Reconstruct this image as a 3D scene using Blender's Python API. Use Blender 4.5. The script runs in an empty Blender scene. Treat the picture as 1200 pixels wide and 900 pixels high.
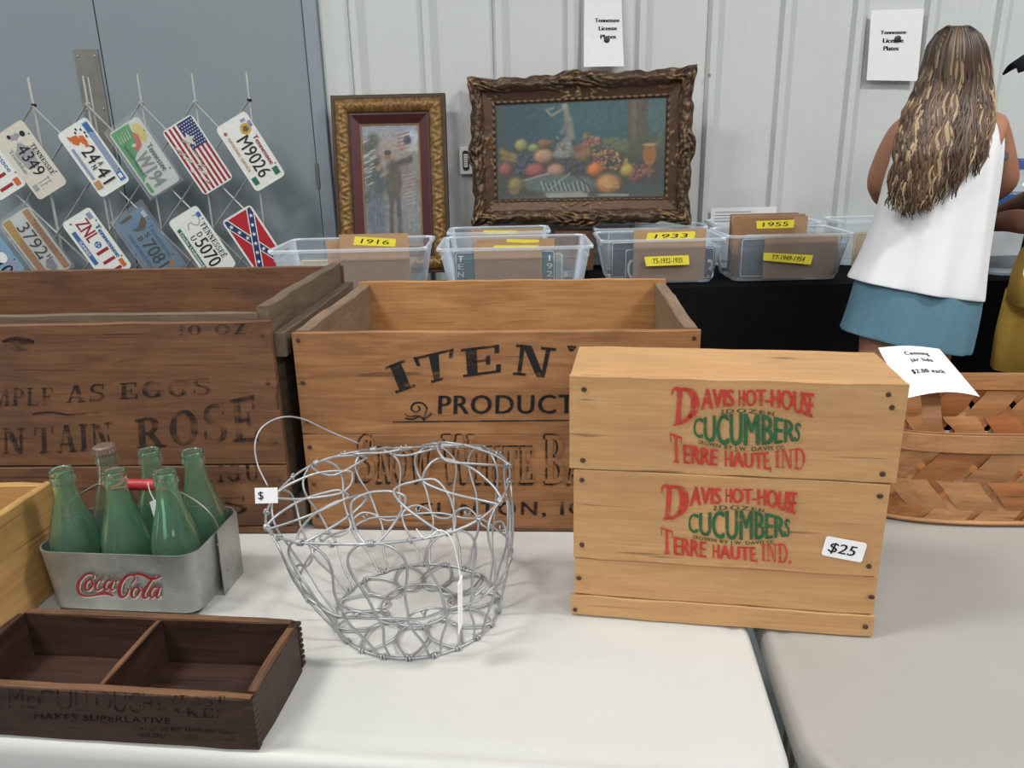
import bpy, math, random
import numpy as np
from math import sin, cos, pi, radians, atan2, sqrt
from mathutils import Vector, Matrix, Euler

# ---------------------------------------------------------------- camera, world, lights, exposure
S = bpy.context.scene
COL = S.collection
PITCH, ROLL, FPX, EYE = radians(17.5), radians(1.306), 900.0, 1.30
FWD = Vector((0, cos(PITCH), -sin(PITCH)))
UP0 = Vector((0, sin(PITCH), cos(PITCH)))
RIGHT = Vector((1, 0, 0))*cos(ROLL) - UP0*sin(ROLL)
UP = UP0*cos(ROLL) + Vector((1, 0, 0))*sin(ROLL)
CAM = Vector((0, 0, EYE))
cd = bpy.data.cameras.new('camera'); cam = bpy.data.objects.new('camera', cd); COL.objects.link(cam)
m = Matrix((RIGHT, UP, -FWD)).transposed().to_4x4(); m.translation = CAM
cam.matrix_world = m
cd.sensor_width = 36; cd.lens = 36*FPX/1200; cd.clip_start = 0.02
S.camera = cam
S.view_settings.view_transform = 'Standard'
try: S.view_settings.look = 'None'
except Exception: pass
S.view_settings.gamma = 1; S.view_settings.use_curve_mapping = False
S.view_settings.exposure = -0.16
W = bpy.data.worlds.new('hall'); S.world = W; W.use_nodes = True
W.node_tree.nodes['Background'].inputs[0].default_value = (0.93, 0.97, 1.0, 1)
W.node_tree.nodes['Background'].inputs[1].default_value = 0.35
LAMP_WATTS = 46
LAMPS = [(-2.3, 0.1), (2.9, 0.3), (-2.3, -3.6), (2.9, -3.6), (-6.9, 0.1), (0.4, -7.2)]

random.seed(7)
TZ = 0.74
def ray(px, py): return FWD + RIGHT*((px-600)/FPX) + UP*((450-py)/FPX)
def at(px, py, Y):
    d = ray(px, py); return CAM + d*(Y/d.y)
def on(px, py, z=TZ):
    d = ray(px, py); return CAM + d*((z-EYE)/d.z)

# ---------------------------------------------------------------- object helpers
def tag(o, label=None, cat=None, group=None, kind=None):
    if label: o['label'] = label
    if cat: o['category'] = cat
    if group: o['group'] = group
    if kind: o['kind'] = kind
    return o
def thing(name, label, cat, loc=(0, 0, 0), rz=0, group=None, rot=None):
    o = bpy.data.objects.new(name, None); COL.objects.link(o)
    o.location = loc; o.rotation_euler = rot if rot else (0, 0, rz)
    o.empty_display_size = 0.05
    return tag(o, label, cat, group)
def mat_of(o):
    return Matrix.Translation(Vector(o.location)) @ Euler(o.rotation_euler).to_matrix().to_4x4()
class MB:
    def __init__(s): s.v = []; s.f = []; s.m = []; s.c = None
    def add(s, vs, fs, mi=0):
        b = len(s.v); s.v += [tuple(x) for x in vs]; s.f += [tuple(b+i for i in f) for f in fs]; s.m += [mi]*len(fs); return s
    def box(s, x0, y0, z0, x1, y1, z1, mi=0):
        return s.add([(x0,y0,z0),(x1,y0,z0),(x1,y1,z0),(x0,y1,z0),(x0,y0,z1),(x1,y0,z1),(x1,y1,z1),(x0,y1,z1)],
            [(0,3,2,1),(4,5,6,7),(0,1,5,4),(1,2,6,5),(2,3,7,6),(3,0,4,7)], mi)
    def tube(s, pts, r, n=6, closed=False, cap=True, mi=0, flat=1.0):
        pts = [Vector(p) for p in pts]; N = len(pts); rings = []
        prev = None
        for i, p in enumerate(pts):
            a = pts[(i-1) % N] if (closed or i > 0) else p; b = pts[(i+1) % N] if (closed or i < N-1) else p
            t = (b-a)
            t = t.normalized() if t.length > 1e-9 else Vector((0, 0, 1))
            if prev is None:
                u = t.cross(Vector((0, 0, 1)));
                if u.length < 1e-3: u = t.cross(Vector((1, 0, 0)))
            else: u = prev - t*prev.dot(t)
            u.normalize(); prev = u; w = t.cross(u)
            rr = r[i] if isinstance(r, (list, tuple)) else r
            rings.append([p + u*(rr*cos(2*pi*k/n)) + w*(rr*flat*sin(2*pi*k/n)) for k in range(n)])
        b = len(s.v)
        for rg in rings: s.v += [tuple(q) for q in rg]
        for i in range(N if closed else N-1):
            j = (i+1) % N
            for k in range(n):
                k2 = (k+1) % n
                s.f.append((b+i*n+k, b+i*n+k2, b+j*n+k2, b+j*n+k)); s.m.append(mi)
        if cap and not closed:
            s.f.append(tuple(b+k for k in reversed(range(n)))); s.m.append(mi)
            s.f.append(tuple(b+(N-1)*n+k for k in range(n))); s.m.append(mi)
        return s
    def lathe(s, prof, n=24, c=(0, 0, 0), mi=0):
        b = len(s.v)
        for r, z in prof:
            for k in range(n): s.v.append((c[0]+r*cos(2*pi*k/n), c[1]+r*sin(2*pi*k/n), c[2]+z))
        for i in range(len(prof)-1):
            for k in range(n):
                k2 = (k+1) % n
                s.f.append((b+i*n+k, b+i*n+k2, b+(i+1)*n+k2, b+(i+1)*n+k)); s.m.append(mi)
        return s
    def loft(s, rings, closed=True, cap0=False, cap1=False, mi=0):
        b = len(s.v); n = len(rings[0])
        for rg in rings: s.v += [tuple(q) for q in rg]
        for i in range(len(rings)-1):
            for k in range(n if closed else n-1):
                k2 = (k+1) % n
                s.f.append((b+i*n+k, b+i*n+k2, b+(i+1)*n+k2, b+(i+1)*n+k)); s.m.append(mi)
        if cap0: s.f.append(tuple(b+k for k in reversed(range(n)))); s.m.append(mi)
        if cap1: s.f.append(tuple(b+(len(rings)-1)*n+k for k in range(n))); s.m.append(mi)
        return s
    def build(s, name, mats, parent=None, loc=None, rot=None, smooth=False, cols=None):
        me = bpy.data.meshes.new(name); me.from_pydata(s.v, [], s.f)
        if not isinstance(mats, (list, tuple)): mats = [mats]
        for q in mats: me.materials.append(q)
        if len(mats) > 1: me.polygons.foreach_set('material_index', s.m)
        if smooth: me.polygons.foreach_set('use_smooth', [True]*len(me.polygons))
        if cols is not None:
            ca = me.color_attributes.new('Col', 'FLOAT_COLOR', 'POINT')
            ca.data.foreach_set('color', np.asarray(cols, dtype=np.float32).ravel())
        me.update()
        o = bpy.data.objects.new(name, me); COL.objects.link(o)
        if parent: o.parent = parent
        if loc is not None: o.location = loc
        if rot is not None: o.rotation_euler = rot
        return o
def smooth_by_angle(o, ang=40):
    me = o.data; me.polygons.foreach_set('use_smooth', [True]*len(me.polygons))
    try: me.set_sharp_from_angle(angle=radians(ang))
    except Exception: pass
def bevel(o, w=0.002, seg=2):
    md = o.modifiers.new('bevel', 'BEVEL'); md.width = w; md.segments = seg; md.limit_method = 'ANGLE'; md.angle_limit = radians(40); return o
def copy_tree(o, parent=None):
    c = o.copy(); COL.objects.link(c); c.parent = parent
    for ch in list(o.children): copy_tree(ch, c)
    return c

# ---------------------------------------------------------------- materials
def lin(c):
    if isinstance(c, str): c = [int(c[i:i+2], 16) for i in (0, 2, 4)]
    return tuple((x/255/12.92 if x/255 <= .04045 else ((x/255+.055)/1.055)**2.4) for x in c)
class NT:
    def __init__(s, name):
        s.mat = bpy.data.materials.new(name); s.mat.use_nodes = True; s.t = s.mat.node_tree
        s.b = s.t.nodes['Principled BSDF']; s.out = s.t.nodes['Material Output']
    def n(s, typ, **kw):
        nd = s.t.nodes.new(typ)
        for k, v in kw.items():
            if k in ('ins',):
                for kk, vv in v.items():
                    if isinstance(vv, bpy.types.NodeSocket): s.t.links.new(vv, nd.inputs[kk])
                    else: nd.inputs[kk].default_value = vv
            else: setattr(nd, k, v)
        return nd
    def l(s, a, b): s.t.links.new(a, b)
    def obj(s): return s.n('ShaderNodeTexCoord').outputs['Object']
    def mapping(s, vec, scale, loc=None):
        return s.n('ShaderNodeMapping', ins={'Vector': vec, 'Scale': scale}).outputs[0]
    def noise(s, vec, scale, detail=4, rough=.55, dist=0):
        return s.n('ShaderNodeTexNoise', ins={'Vector': vec, 'Scale': scale, 'Detail': detail, 'Roughness': rough, 'Distortion': dist}).outputs[0]
    def ramp(s, fac, stops):
        r = s.n('ShaderNodeValToRGB'); s.l(fac, r.inputs[0]); e = r.color_ramp.elements
        while len(e) < len(stops): e.new(.5)
        for q, (p, c) in zip(e, stops):
            q.position = p; q.color = tuple(c)+(1,) if len(c) == 3 else c
        return r.outputs[0]
    def mix(s, fac, a, b, typ='MIX'):
        m = s.n('ShaderNodeMix', data_type='RGBA', blend_type=typ)
        for sock, v in ((m.inputs[0], fac), (m.inputs[6], a), (m.inputs[7], b)):
            if isinstance(v, bpy.types.NodeSocket): s.l(v, sock)
            elif isinstance(v, (int, float)): sock.default_value = v
            else: sock.default_value = tuple(v)+(1,) if len(v) == 3 else v
        return m.outputs[2]
    def math(s, op, a, b=0.0):
        m = s.n('ShaderNodeMath', operation=op)
        for i, v in enumerate((a, b)):
            if isinstance(v, bpy.types.NodeSocket): s.l(v, m.inputs[i])
            else: m.inputs[i].default_value = v
        return m.outputs[0]
    def bump(s, h, strength=.3, dist=.002):
        b = s.n('ShaderNodeBump', ins={'Strength': strength, 'Distance': dist, 'Height': h}); s.l(b.outputs[0], s.b.inputs['Normal'])
    def set(s, **kw):
        for k, v in kw.items():
            i = s.b.inputs[k.replace('_', ' ')]
            if isinstance(v, bpy.types.NodeSocket): s.l(v, i)
            else: i.default_value = v
        return s
def plain(name, col, rough=.5, metal=0, var=.08, scale=30, spec=.5, bump=0, bscale=None):
    t = NT(name); c = lin(col)
    o = t.obj(); nz = t.noise(o, scale, 3)
    cc = t.ramp(nz, [(.3, tuple(x*(1-var) for x in c)), (.7, tuple(min(1, x*(1+var)) for x in c))])
    t.set(Base_Color=cc, Roughness=rough, Metallic=metal); t.b.inputs['Specular IOR Level'].default_value = spec
    if bump: t.bump(t.noise(o, bscale or scale*4, 4), bump, .001)
    return t.mat
def wood(name, light, dark, stain=(60, 45, 35), stain_amt=.35, rough=.6, knots=True, grey=0, contrast=1, spec=.35):
    t = NT(name); L, D, ST = lin(light), lin(dark), lin(stain)
    oi = t.n('ShaderNodeObjectInfo').outputs['Random']
    add = t.n('ShaderNodeVectorMath', operation='ADD'); t.l(t.obj(), add.inputs[0])
    comb = t.n('ShaderNodeCombineXYZ'); sc = t.math('MULTIPLY', oi, 17.3)
    for i in range(3): t.l(sc, comb.inputs[i])
    t.l(comb.outputs[0], add.inputs[1]); vec = add.outputs[0]
    g1 = t.noise(t.mapping(vec, (1.6, 14, 14)), 4, 6, .6, 1.2)
    g2 = t.noise(t.mapping(vec, (3, 160, 160)), 3, 4, .6, .2)
    g = t.math('ADD', t.math('MULTIPLY', g1, .65), t.math('MULTIPLY', g2, .35))
    c = t.ramp(g, [(.5-.2/contrast, D), (.5+.18/contrast, L)])
    st = t.noise(t.mapping(vec, (5, 9, 9)), 1.3, 5, .6, .5)
    c = t.mix(t.math('MULTIPLY', t.ramp(st, [(.45, (0, 0, 0)), (.75, (1, 1, 1))]), stain_amt), c, ST)
    if knots:
        v = t.n('ShaderNodeTexVoronoi', ins={'Vector': t.mapping(vec, (7, 17, 17)), 'Scale': 1.0, 'Randomness': 1.0})
        kf = t.ramp(v.outputs['Distance'], [(.03, (1, 1, 1)), (.13, (0, 0, 0))])
        gate = t.ramp(t.noise(vec, 6, 1), [(.52, (0, 0, 0)), (.56, (1, 1, 1))])
        c = t.mix(t.math('MULTIPLY', t.math('MULTIPLY', kf, gate), .75), c, tuple(x*.35 for x in D))
    # sparse dark cracks along the grain
    cr = t.noise(t.mapping(vec, (2.5, 60, 60)), 2.2, 2, .4, .3)
    c = t.mix(t.math('MULTIPLY', t.ramp(cr, [(.70, (0, 0, 0)), (.74, (1, 1, 1))]), .6), c, tuple(x*.3 for x in D))
    if grey:
        c = t.mix(grey, c, lin((120, 108, 95)))
    t.set(Base_Color=c, Roughness=rough); t.b.inputs['Specular IOR Level'].default_value = spec
    t.bump(g, .35, .0015)
    return t.mat
def ink(name, col, wear=.5, sc=60):
    t = NT(name); o = t.obj(); t.set(Base_Color=lin(col)+(1,), Roughness=.7); t.b.inputs['Specular IOR Level'].default_value = .2
    w = t.noise(t.mapping(o, (.5, 1, 1.8)), sc, 5, .65)
    fac = t.ramp(w, [(max(0, wear-.14), (0, 0, 0)), (min(1, wear+.14), (1, 1, 1))]) if wear > 0 else None
    tr = t.n('ShaderNodeBsdfTransparent'); mx = t.n('ShaderNodeMixShader')
    if fac: t.l(fac, mx.inputs[0])
    else: mx.inputs[0].default_value = 1
    t.l(tr.outputs[0], mx.inputs[1]); t.l(t.b.outputs[0], mx.inputs[2]); t.l(mx.outputs[0], t.out.inputs[0])
    return t.mat
def vcol(name, rough=.6, metal=0, spec=.4, bump=0):
    t = NT(name); a = t.n('ShaderNodeVertexColor', layer_name='Col'); t.set(Base_Color=a.outputs[0], Roughness=rough, Metallic=metal)
    t.b.inputs['Specular IOR Level'].default_value = spec
    if bump: t.bump(t.noise(t.obj(), 400, 3), bump, .0006)
    return t.mat
def clear(name, col, amt, rough=.15):
    """translucent plastic film or tub wall: part see-through, part milky"""
    t = NT(name); t.set(Base_Color=lin(col)+(1,), Roughness=rough)
    tr = t.n('ShaderNodeBsdfTransparent'); tr.inputs[0].default_value = (.97, .98, .99, 1)
    mx = t.n('ShaderNodeMixShader'); fr = t.n('ShaderNodeFresnel', ins={'IOR': 1.35})
    f = t.math('ADD', fr.outputs[0], amt); cl = t.n('ShaderNodeClamp'); t.l(f, cl.inputs[0])
    t.l(cl.outputs[0], mx.inputs[0]); t.l(tr.outputs[0], mx.inputs[1]); t.l(t.b.outputs[0], mx.inputs[2]); t.l(mx.outputs[0], t.out.inputs[0])
    return t.mat
def emit(name, col, st):
    t = NT(name); e = t.n('ShaderNodeEmission'); e.inputs[0].default_value = lin(col)+(1,); e.inputs[1].default_value = st
    t.l(e.outputs[0], t.out.inputs[0]); return t.mat

M = {}
M['iten'] = wood('iten_pine', (176, 128, 84), (122, 80, 48), (95, 62, 42), .5)
M['iten_in'] = wood('iten_inner_pine', (196, 146, 92), (150, 102, 60), (110, 76, 50), .3)
M['iten_end'] = wood('weathered_end', (150, 124, 98), (104, 80, 60), (80, 66, 52), .4, grey=.15)
M['rose'] = wood('rose_pine', (128, 90, 62), (84, 54, 36), (66, 50, 46), .6)
M['rose_end'] = wood('rose_end_grey', (120, 102, 82), (76, 60, 46), (60, 52, 44), .45, grey=.1)
M['cuc'] = wood('cucumber_pine', (200, 158, 110), (172, 128, 82), (136, 98, 62), .28, contrast=.9)
M['honey'] = wood('honey_pine', (192, 152, 96), (158, 118, 66), (116, 84, 50), .4)
M['tray'] = wood('dark_tray_wood', (68, 46, 37), (38, 25, 20), (26, 18, 16), .5, rough=.5)
M['tray_edge'] = wood('tray_raw_edge', (128, 90, 62), (66, 44, 32), (40, 28, 22), .5, rough=.6)
M['splint'] = wood('basket_splint', (190, 142, 96), (150, 104, 66), (92, 58, 36), .4, rough=.5, knots=False)
M['splint2'] = wood('basket_splint_orange', (176, 116, 70), (134, 82, 46), (80, 46, 28), .4, rough=.5, knots=False)
M['nail'] = plain('rusty_nail', (78, 56, 44), .7, .3)
M['wire'] = plain('galvanised_wire', (172, 174, 176), .42, .6, .15, 60)
M['black_ink'] = ink('black_ink', (34, 34, 36), .40, 50)
M['faded_ink'] = ink('faded_black_ink', (46, 40, 38), .50, 40)
M['vfaded_ink'] = ink('very_faded_ink', (30, 24, 24), .54, 45)
M['tray_ink'] = ink('tray_ink', (22, 16, 15), .57, 60)
M['red_ink'] = ink('red_ink', (190, 66, 58), .40, 70)
M['green_ink'] = ink('green_ink', (52, 100, 66), .38, 70)
M['olive_ink'] = ink('olive_ink', (80, 84, 50), .36, 90)
M['wood_ink'] = M['iten']
M['pen'] = ink('pen_ink', (26, 26, 30), 0)
M['white_table'] = plain('white_table_plastic', (191, 191, 187), .42, 0, .02, 8, .4, .06, 900)
M['grey_table'] = plain('grey_table_plastic', (157, 154, 149), .45, 0, .03, 8, .4, .06, 900)
M['paper'] = plain('paper', (240, 240, 240), .8, 0, .02)
M['black_cloth'] = plain('black_cloth', (16, 17, 19), .95, 0, .2, 40, .1)
M['tub'] = clear('clear_tub', (214, 224, 234), .13, .2)
M['bag'] = clear('plastic_sleeve', (240, 244, 246), .05, .12)
M['glass'] = clear('picture_glass', (255, 255, 255), .01, .02)
M['card'] = plain('cardboard', (178, 142, 108), .85, 0, .06, 20)
M['card2'] = plain('cardboard_edge', (150, 112, 78), .85, 0, .1, 30)
M['yellow'] = plain('yellow_label', (238, 222, 66), .7, 0, .03)
M['metal'] = plain('brushed_steel', (150, 148, 142), .38, .85, .1, 20)
M['rack'] = plain('bright_rack_wire', (212, 210, 204), .35, .6, .1, 30)
M['white_plastic'] = plain('white_plastic', (225, 226, 224), .5)
M['black_plastic'] = plain('black_plastic', (22, 22, 24), .5)

# ---------------------------------------------------------------- lettering
_tc = {}
def sans(txt, bold=0.0, space=1.0):
    k = (txt, bold, space)
    if k in _tc: return _tc[k]
    def raw(t):
        c = bpy.data.curves.new('t', 'FONT'); c.body = t; c.resolution_u = 3; c.space_character = space
        o = bpy.data.objects.new('t', c); me = o.to_mesh()
        v = [(p.co.x, p.co.y) for p in me.vertices]; f = [tuple(q.vertices) for q in me.polygons]
        o.to_mesh_clear(); bpy.data.objects.remove(o); bpy.data.curves.remove(c); return v, f
    if ('H', bold) not in _tc:
        hv, _ = raw('H'); _tc[('H', bold)] = (min(p[1] for p in hv), max(p[1] for p in hv))
    y0, y1 = _tc[('H', bold)]
    v, f = raw(txt)
    lay = [2]*len(v)
    if bold > 0:      # heavier face: overlapping copies
        n = len(v); v0, f0 = list(v), list(f)
        for q in (-1, 1): 
            b_ = len(v); v += [(x+q*bold*1.1, y) for x, y in v0]; lay += [2+q*1.5]*n; f += [tuple(i+b_ for i in g) for g in f0]
    x0 = min(p[0] for p in v); x1 = max(p[0] for p in v)
    _tc[k] = ([((p[0]-x0)/(x1-x0), (p[1]-y0)/(y1-y0), l_) for p, l_ in zip(v, lay)], f); return _tc[k]
def _R(x0, y0, x1, y1): return [[(x0, y0), (x1, y0), (x1, y1), (x0, y1)]]
def _D(x0, y0, x1, y1, w): return [[(x0-w/2, y0), (x0+w/2, y0), (x1+w/2, y1), (x1-w/2, y1)]]
def _A(cx, cy, rx, ry, a0, a1, S_=.2, T=.1):
    r = []; n = max(4, int(abs(a1-a0)/18))
    for i in range(n):
        a, b = radians(a0+(a1-a0)*i/n), radians(a0+(a1-a0)*(i+1)/n)
        r.append([(cx+rx*cos(a), cy+ry*sin(a)), (cx+rx*cos(b), cy+ry*sin(b)), (cx+(rx-S_)*cos(b), cy+(ry-T)*sin(b)), (cx+(rx-S_)*cos(a), cy+(ry-T)*sin(a))])
    return r
def _st(x, S_=.2): return _R(x-S_/2, 0, x+S_/2, 1)+_R(x-S_/2-.08, 0, x+S_/2+.08, .09)+_R(x-S_/2-.08, .91, x+S_/2+.08, 1)
SLAB = {
 'A': (.88, _D(.14, 0, .42, 1, .1)+_D(.70, 0, .45, 1, .2)+_R(.22, .26, .62, .35)+_R(0, 0, .28, .08)+_R(.52, 0, .88, .08)),
 'B': (.74, _st(.18)+_R(.26, .91, .36, 1)+_R(.26, .46, .38, .54)+_R(.26, 0, .36, .09)+_A(.36, .755, .31, .245, -90, 90)+_A(.36, .26, .37, .26, -90, 90)),
 'C': (.76, _A(.40, .5, .40, .5, 42, 318)+_R(.67, .64, .76, .98)),
 'D': (.84, _st(.18)+_R(.26, .91, .38, 1)+_R(.26, 0, .38, .09)+_A(.38, .5, .44, .5, -90, 90)),
 'E': (.74, _st(.18)+_R(.2, .91, .68, 1)+_R(.6, .7, .68, 1)+_R(.2, .46, .5, .54)+_R(.44, .34, .52, .66)+_R(.2, 0, .72, .09)+_R(.63, 0, .72, .3)),
 'G': (.86, _A(.40, .5, .40, .5, 42, 318)+_R(.67, .64, .76, .98)+_R(.56, .06, .74, .42)+_R(.48, .38, .86, .46)),
 'H': (.94, _st(.18)+_st(.74)+_R(.2, .46, .72, .55)),
 'I': (.36, _st(.18)),
 'K': (.86, _st(.18)+_D(.3, .42, .66, 1, .1)+_D(.68, 0, .38, .56, .2)+_R(.56, 0, .86, .08)+_R(.52, .92, .82, 1)),
 'L': (.72, _st(.18)+_R(.2, 0, .68, .09)+_R(.6, 0, .68, .32)),
 'M': (1.1, _st(.14, .1)+_st(.92)+_D(.5, 0, .16, 1, .2)+_D(.5, 0, .84, 1, .1)),
 'N': (.92, _R(.12, 0, .22, 1)+_R(.02, 0, .34, .09)+_R(.02, .91, .24, 1)+_R(.7, 0, .8, 1)+_R(.58, .91, .92, 1)+[[(.16, 1), (.36, 1), (.8, 0), (.6, 0)]]),
 'O': (.82, _A(.41, .5, .41, .5, 0, 360)),
 'P': (.72, _st(.18)+_R(.26, .91, .36, 1)+_R(.26, .42, .36, .51)+_A(.36, .71, .35, .29, -90, 90)),
 'R': (.84, _st(.18)+_R(.26, .91, .36, 1)+_R(.26, .44, .36, .53)+_A(.36, .72, .33, .28, -90, 90)+_D(.70, 0, .42, .47, .2)+_R(.6, 0, .86, .08)),
 'S': (.68, _A(.34, .735, .31, .265, 40, 270, .17, .1)+_A(.34, .275, .34, .275, -140, 90, .17, .12)+_R(.56, .68, .63, .98)+_R(.02, .02, .1, .34)),
 'T': (.8, _R(.3, 0, .5, 1)+_R(.2, 0, .6, .09)+_R(0, .91, .8, 1)+_R(0, .68, .08, 1)+_R(.72, .68, .8, 1)),
 'U': (.88, _R(.1, .3, .3, 1)+_R(.02, .91, .38, 1)+_R(.66, .3, .76, 1)+_R(.56, .91, .88, 1)+_A(.43, .3, .33, .3, 180, 360, .16, .1)),
 'V': (.86, _D(.42, 0, .18, 1, .2)+_D(.44, 0, .72, 1, .1)+_R(0, .92, .36, 1)+_R(.58, .92, .86, 1)),
 'W': (1.2, _D(.34, 0, .16, 1, .2)+_D(.36, 0, .58, 1, .1)+_D(.84, 0, .64, 1, .2)+_D(.86, 0, 1.06, 1, .1)+_R(0, .92, .34, 1)+_R(.94, .92, 1.2, 1)),
 'Y': (.86, _R(.33, 0, .53, .45)+_R(.22, 0, .64, .09)+_D(.42, .42, .18, 1, .2)+_D(.45, .42, .72, 1, .1)+_R(0, .92, .34, 1)+_R(.58, .92, .86, 1)),
 "'": (.22, [[(.02, 1), (.2, 1), (.14, .68), (.06, .68)]]), '.': (.24, _R(.04, 0, .2, .17)), ',': (.24, [[(.04, .17), (.2, .17), (.2, 0), (.08, -.14)]]),
 '-': (.4, _R(.04, .42, .36, .54)), ' ': (.42, []), '1': (.4, _R(.12, 0, .3, 1)+_R(.02, 0, .4, .08)), '0': (.7, _A(.35, .5, .35, .5, 0, 360)), 'Z': (.7, _R(.04, .91, .66, 1)+_R(.04, 0, .66, .09)+_D(.14, 0, .54, 1, .2)), }
def slab(txt, gap=.12):
    v, f, x = [], [], 0
    for ch in txt:
        w, ps = SLAB[ch]
        for pi_, p in enumerate(ps):
            b = len(v); v += [(x+a, c, pi_ % 7) for a, c in p]; f.append(tuple(range(b, b+len(p))))
        x += w+gap
    x -= gap
    return [(a/x, b, l_) for a, b, l_ in v], f
def poly(pts, u):
    """point at parameter u of a polyline evenly by x-index"""
    if len(pts) == 2:
        i, t = 0, u
    else:
        k = u*(len(pts)-1); i = min(len(pts)-2, max(0, int(k))); t = k-i
    # smooth (Catmull) for three or more points
    if len(pts) > 2:
        g = lambda j: pts[min(len(pts)-1, max(0, j))]
        p0, p1, p2, p3 = g(i-1), g(i), g(i+1), g(i+2)
        h = lambda a, b, c, d: .5*((2*b)+(-a+c)*t+(2*a-5*b+4*c-d)*t*t+(-a+3*b-3*c+d)*t**3)
        return (h(p0[0], p1[0], p2[0], p3[0]), h(p0[1], p1[1], p2[1], p3[1]))
    a, b = pts[i], pts[i+1]; return (a[0]+(b[0]-a[0])*t, a[1]+(b[1]-a[1])*t)
class Face:
    """the plane local y = yl of a thing: pixel -> local x, z"""
    def __init__(s, root, yl): s.inv = mat_of(root).inverted(); s.yl = yl; s.root = root
    def __call__(s, px, py):
        o = s.inv @ CAM; d = s.inv.to_3x3() @ ray(px, py); t = (s.yl-o.y)/d.y; q = o+d*t; return (q.x, q.z)
def lettering(parent, face, geo, bottom, top, mat, name='lettering', off=.0004, yl=None, label=None):
    """bottom/top: polylines of points, in pixels when face is given, else local (x, z)"""
    v, f = geo; mb = MB(); B = [face(*p) for p in bottom] if face else bottom; T = [face(*p) for p in top] if face else top
    y = (face.yl if face else yl)-off; vs = []
    for p_ in v:
        u, w = p_[0], p_[1]; dl = p_[2]*.00006 if len(p_) > 2 else 0
        a, b = poly(B, min(1, max(0, u))), poly(T, min(1, max(0, u)))
        vs.append((a[0]+(b[0]-a[0])*w, y-dl, a[1]+(b[1]-a[1])*w))
    mb.add(vs, f); o = mb.build(name, mat, parent)
    if label: o['label'] = label
    return o
def strokes(parent, face, lines, mat, name='lettering', off=.0004, yl=None, closed=False):
    """lines: (points, width) drawn as flat bands, width in pixels (face) or local units"""
    mb = MB(); y = (face.yl if face else yl)-off
    for li_, (pts, w) in enumerate(lines):
        P = []; y = (face.yl if face else yl)-off-.00005*(li_ % 5)
        n = (len(pts)-1)*5+1 if len(pts) > 2 else 2
        for i in range(n): P.append(poly(pts, i/(n-1)))
        ws = w if isinstance(w, (list, tuple)) else [w, w]
        vs = []
        for i, p in enumerate(P):
            a, b = P[max(0, i-1)], P[min(n-1, i+1)]; dx, dy = b[0]-a[0], b[1]-a[1]; L = sqrt(dx*dx+dy*dy) or 1
            ww = poly([(q, 0) for q in ws], i/(n-1))[0]/2
            for sg in (-1, 1):
                q = (p[0]-sg*dy/L*ww, p[1]+sg*dx/L*ww); q = face(*q) if face else q; vs.append((q[0], y, q[1]))
        mb.add(vs, [(2*i, 2*i+1, 2*i+3, 2*i+2) for i in range(n-1)])
    return mb.build(name, mat, parent)
def flatpoly(parent, pts, mat, name, yl, off=.0004):
    return MB().add([(x, yl-off, z) for x, z in pts], [tuple(range(len(pts)))]).build(name, mat, parent)
def rrect(w, h, r, n=5):
    P = []
    for cx, cy, a in ((w/2-r, h/2-r, 0), (-w/2+r, h/2-r, 90), (-w/2+r, -h/2+r, 180), (w/2-r, -h/2+r, 270)):
        for i in range(n+1): q = radians(a+90*i/n); P.append((cx+r*cos(q), cy+r*sin(q)))
    return P

# ---------------------------------------------------------------- planks
def plank(parent, loc, size, mat, rot=(0, 0, 0), name='plank', jit=.0008, ch=.0012, label=None, taper=None):
    """board: size = (length along local x, thickness y, width z), centred; the edges wander a little"""
    Lx, Ty, Wz = size; n = max(3, min(16, int(Lx/.035)+1)); rings = []
    for i in range(n+1):
        x = -Lx/2+Lx*i/n; a = [random.uniform(-jit, jit) for _ in range(4)]
        hy0, hy1, hz0, hz1 = Ty/2+a[0]*.4, Ty/2+a[1]*.4, Wz/2+a[2], Wz/2+a[3]
        if taper: hz0 += taper(i/n)[0]; hz1 += taper(i/n)[1]
        e = .001 if i in (0, n) else 0; c = ch
        rings.append([(x, -hy0+c, -hz0+e), (x, -hy0+e, -hz0+c), (x, -hy0+e, hz1-c), (x, -hy0+c, hz1-e), (x, hy1-c, hz1-e), (x, hy1-e, hz1-c), (x, hy1-e, -hz0+c), (x, hy1-c, -hz0+e)])
    mb = MB().loft(rings, True, True, True)
    o = mb.build(name, mat, parent, loc, rot)
    if label: o['label'] = label
    return o
_nail = None
def nail(parent, x, y, z, r=.0028, rot=(0, 0, 0)):
    global _nail
    if _nail is None:
        mb = MB(); mb.lathe([(0.0001, -.0012), (.8, -.0012), (1, 0), (1, .3)], 10)
        _nail = mb.build('nail', M['nail'], parent)
        me = _nail.data
        for q in me.vertices: q.co = (q.co.x, q.co.z*(1 if abs(q.co.z) < .01 else .001), q.co.y)
        o = _nail
    else:
        o = bpy.data.objects.new('nail', _nail.data); COL.objects.link(o); o.parent = parent
    o.location = (x, y-.0006, z); o.scale = (r*random.uniform(.85, 1.15), 1, r*random.uniform(.85, 1.1)); o.rotation_euler = rot
    return o

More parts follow.
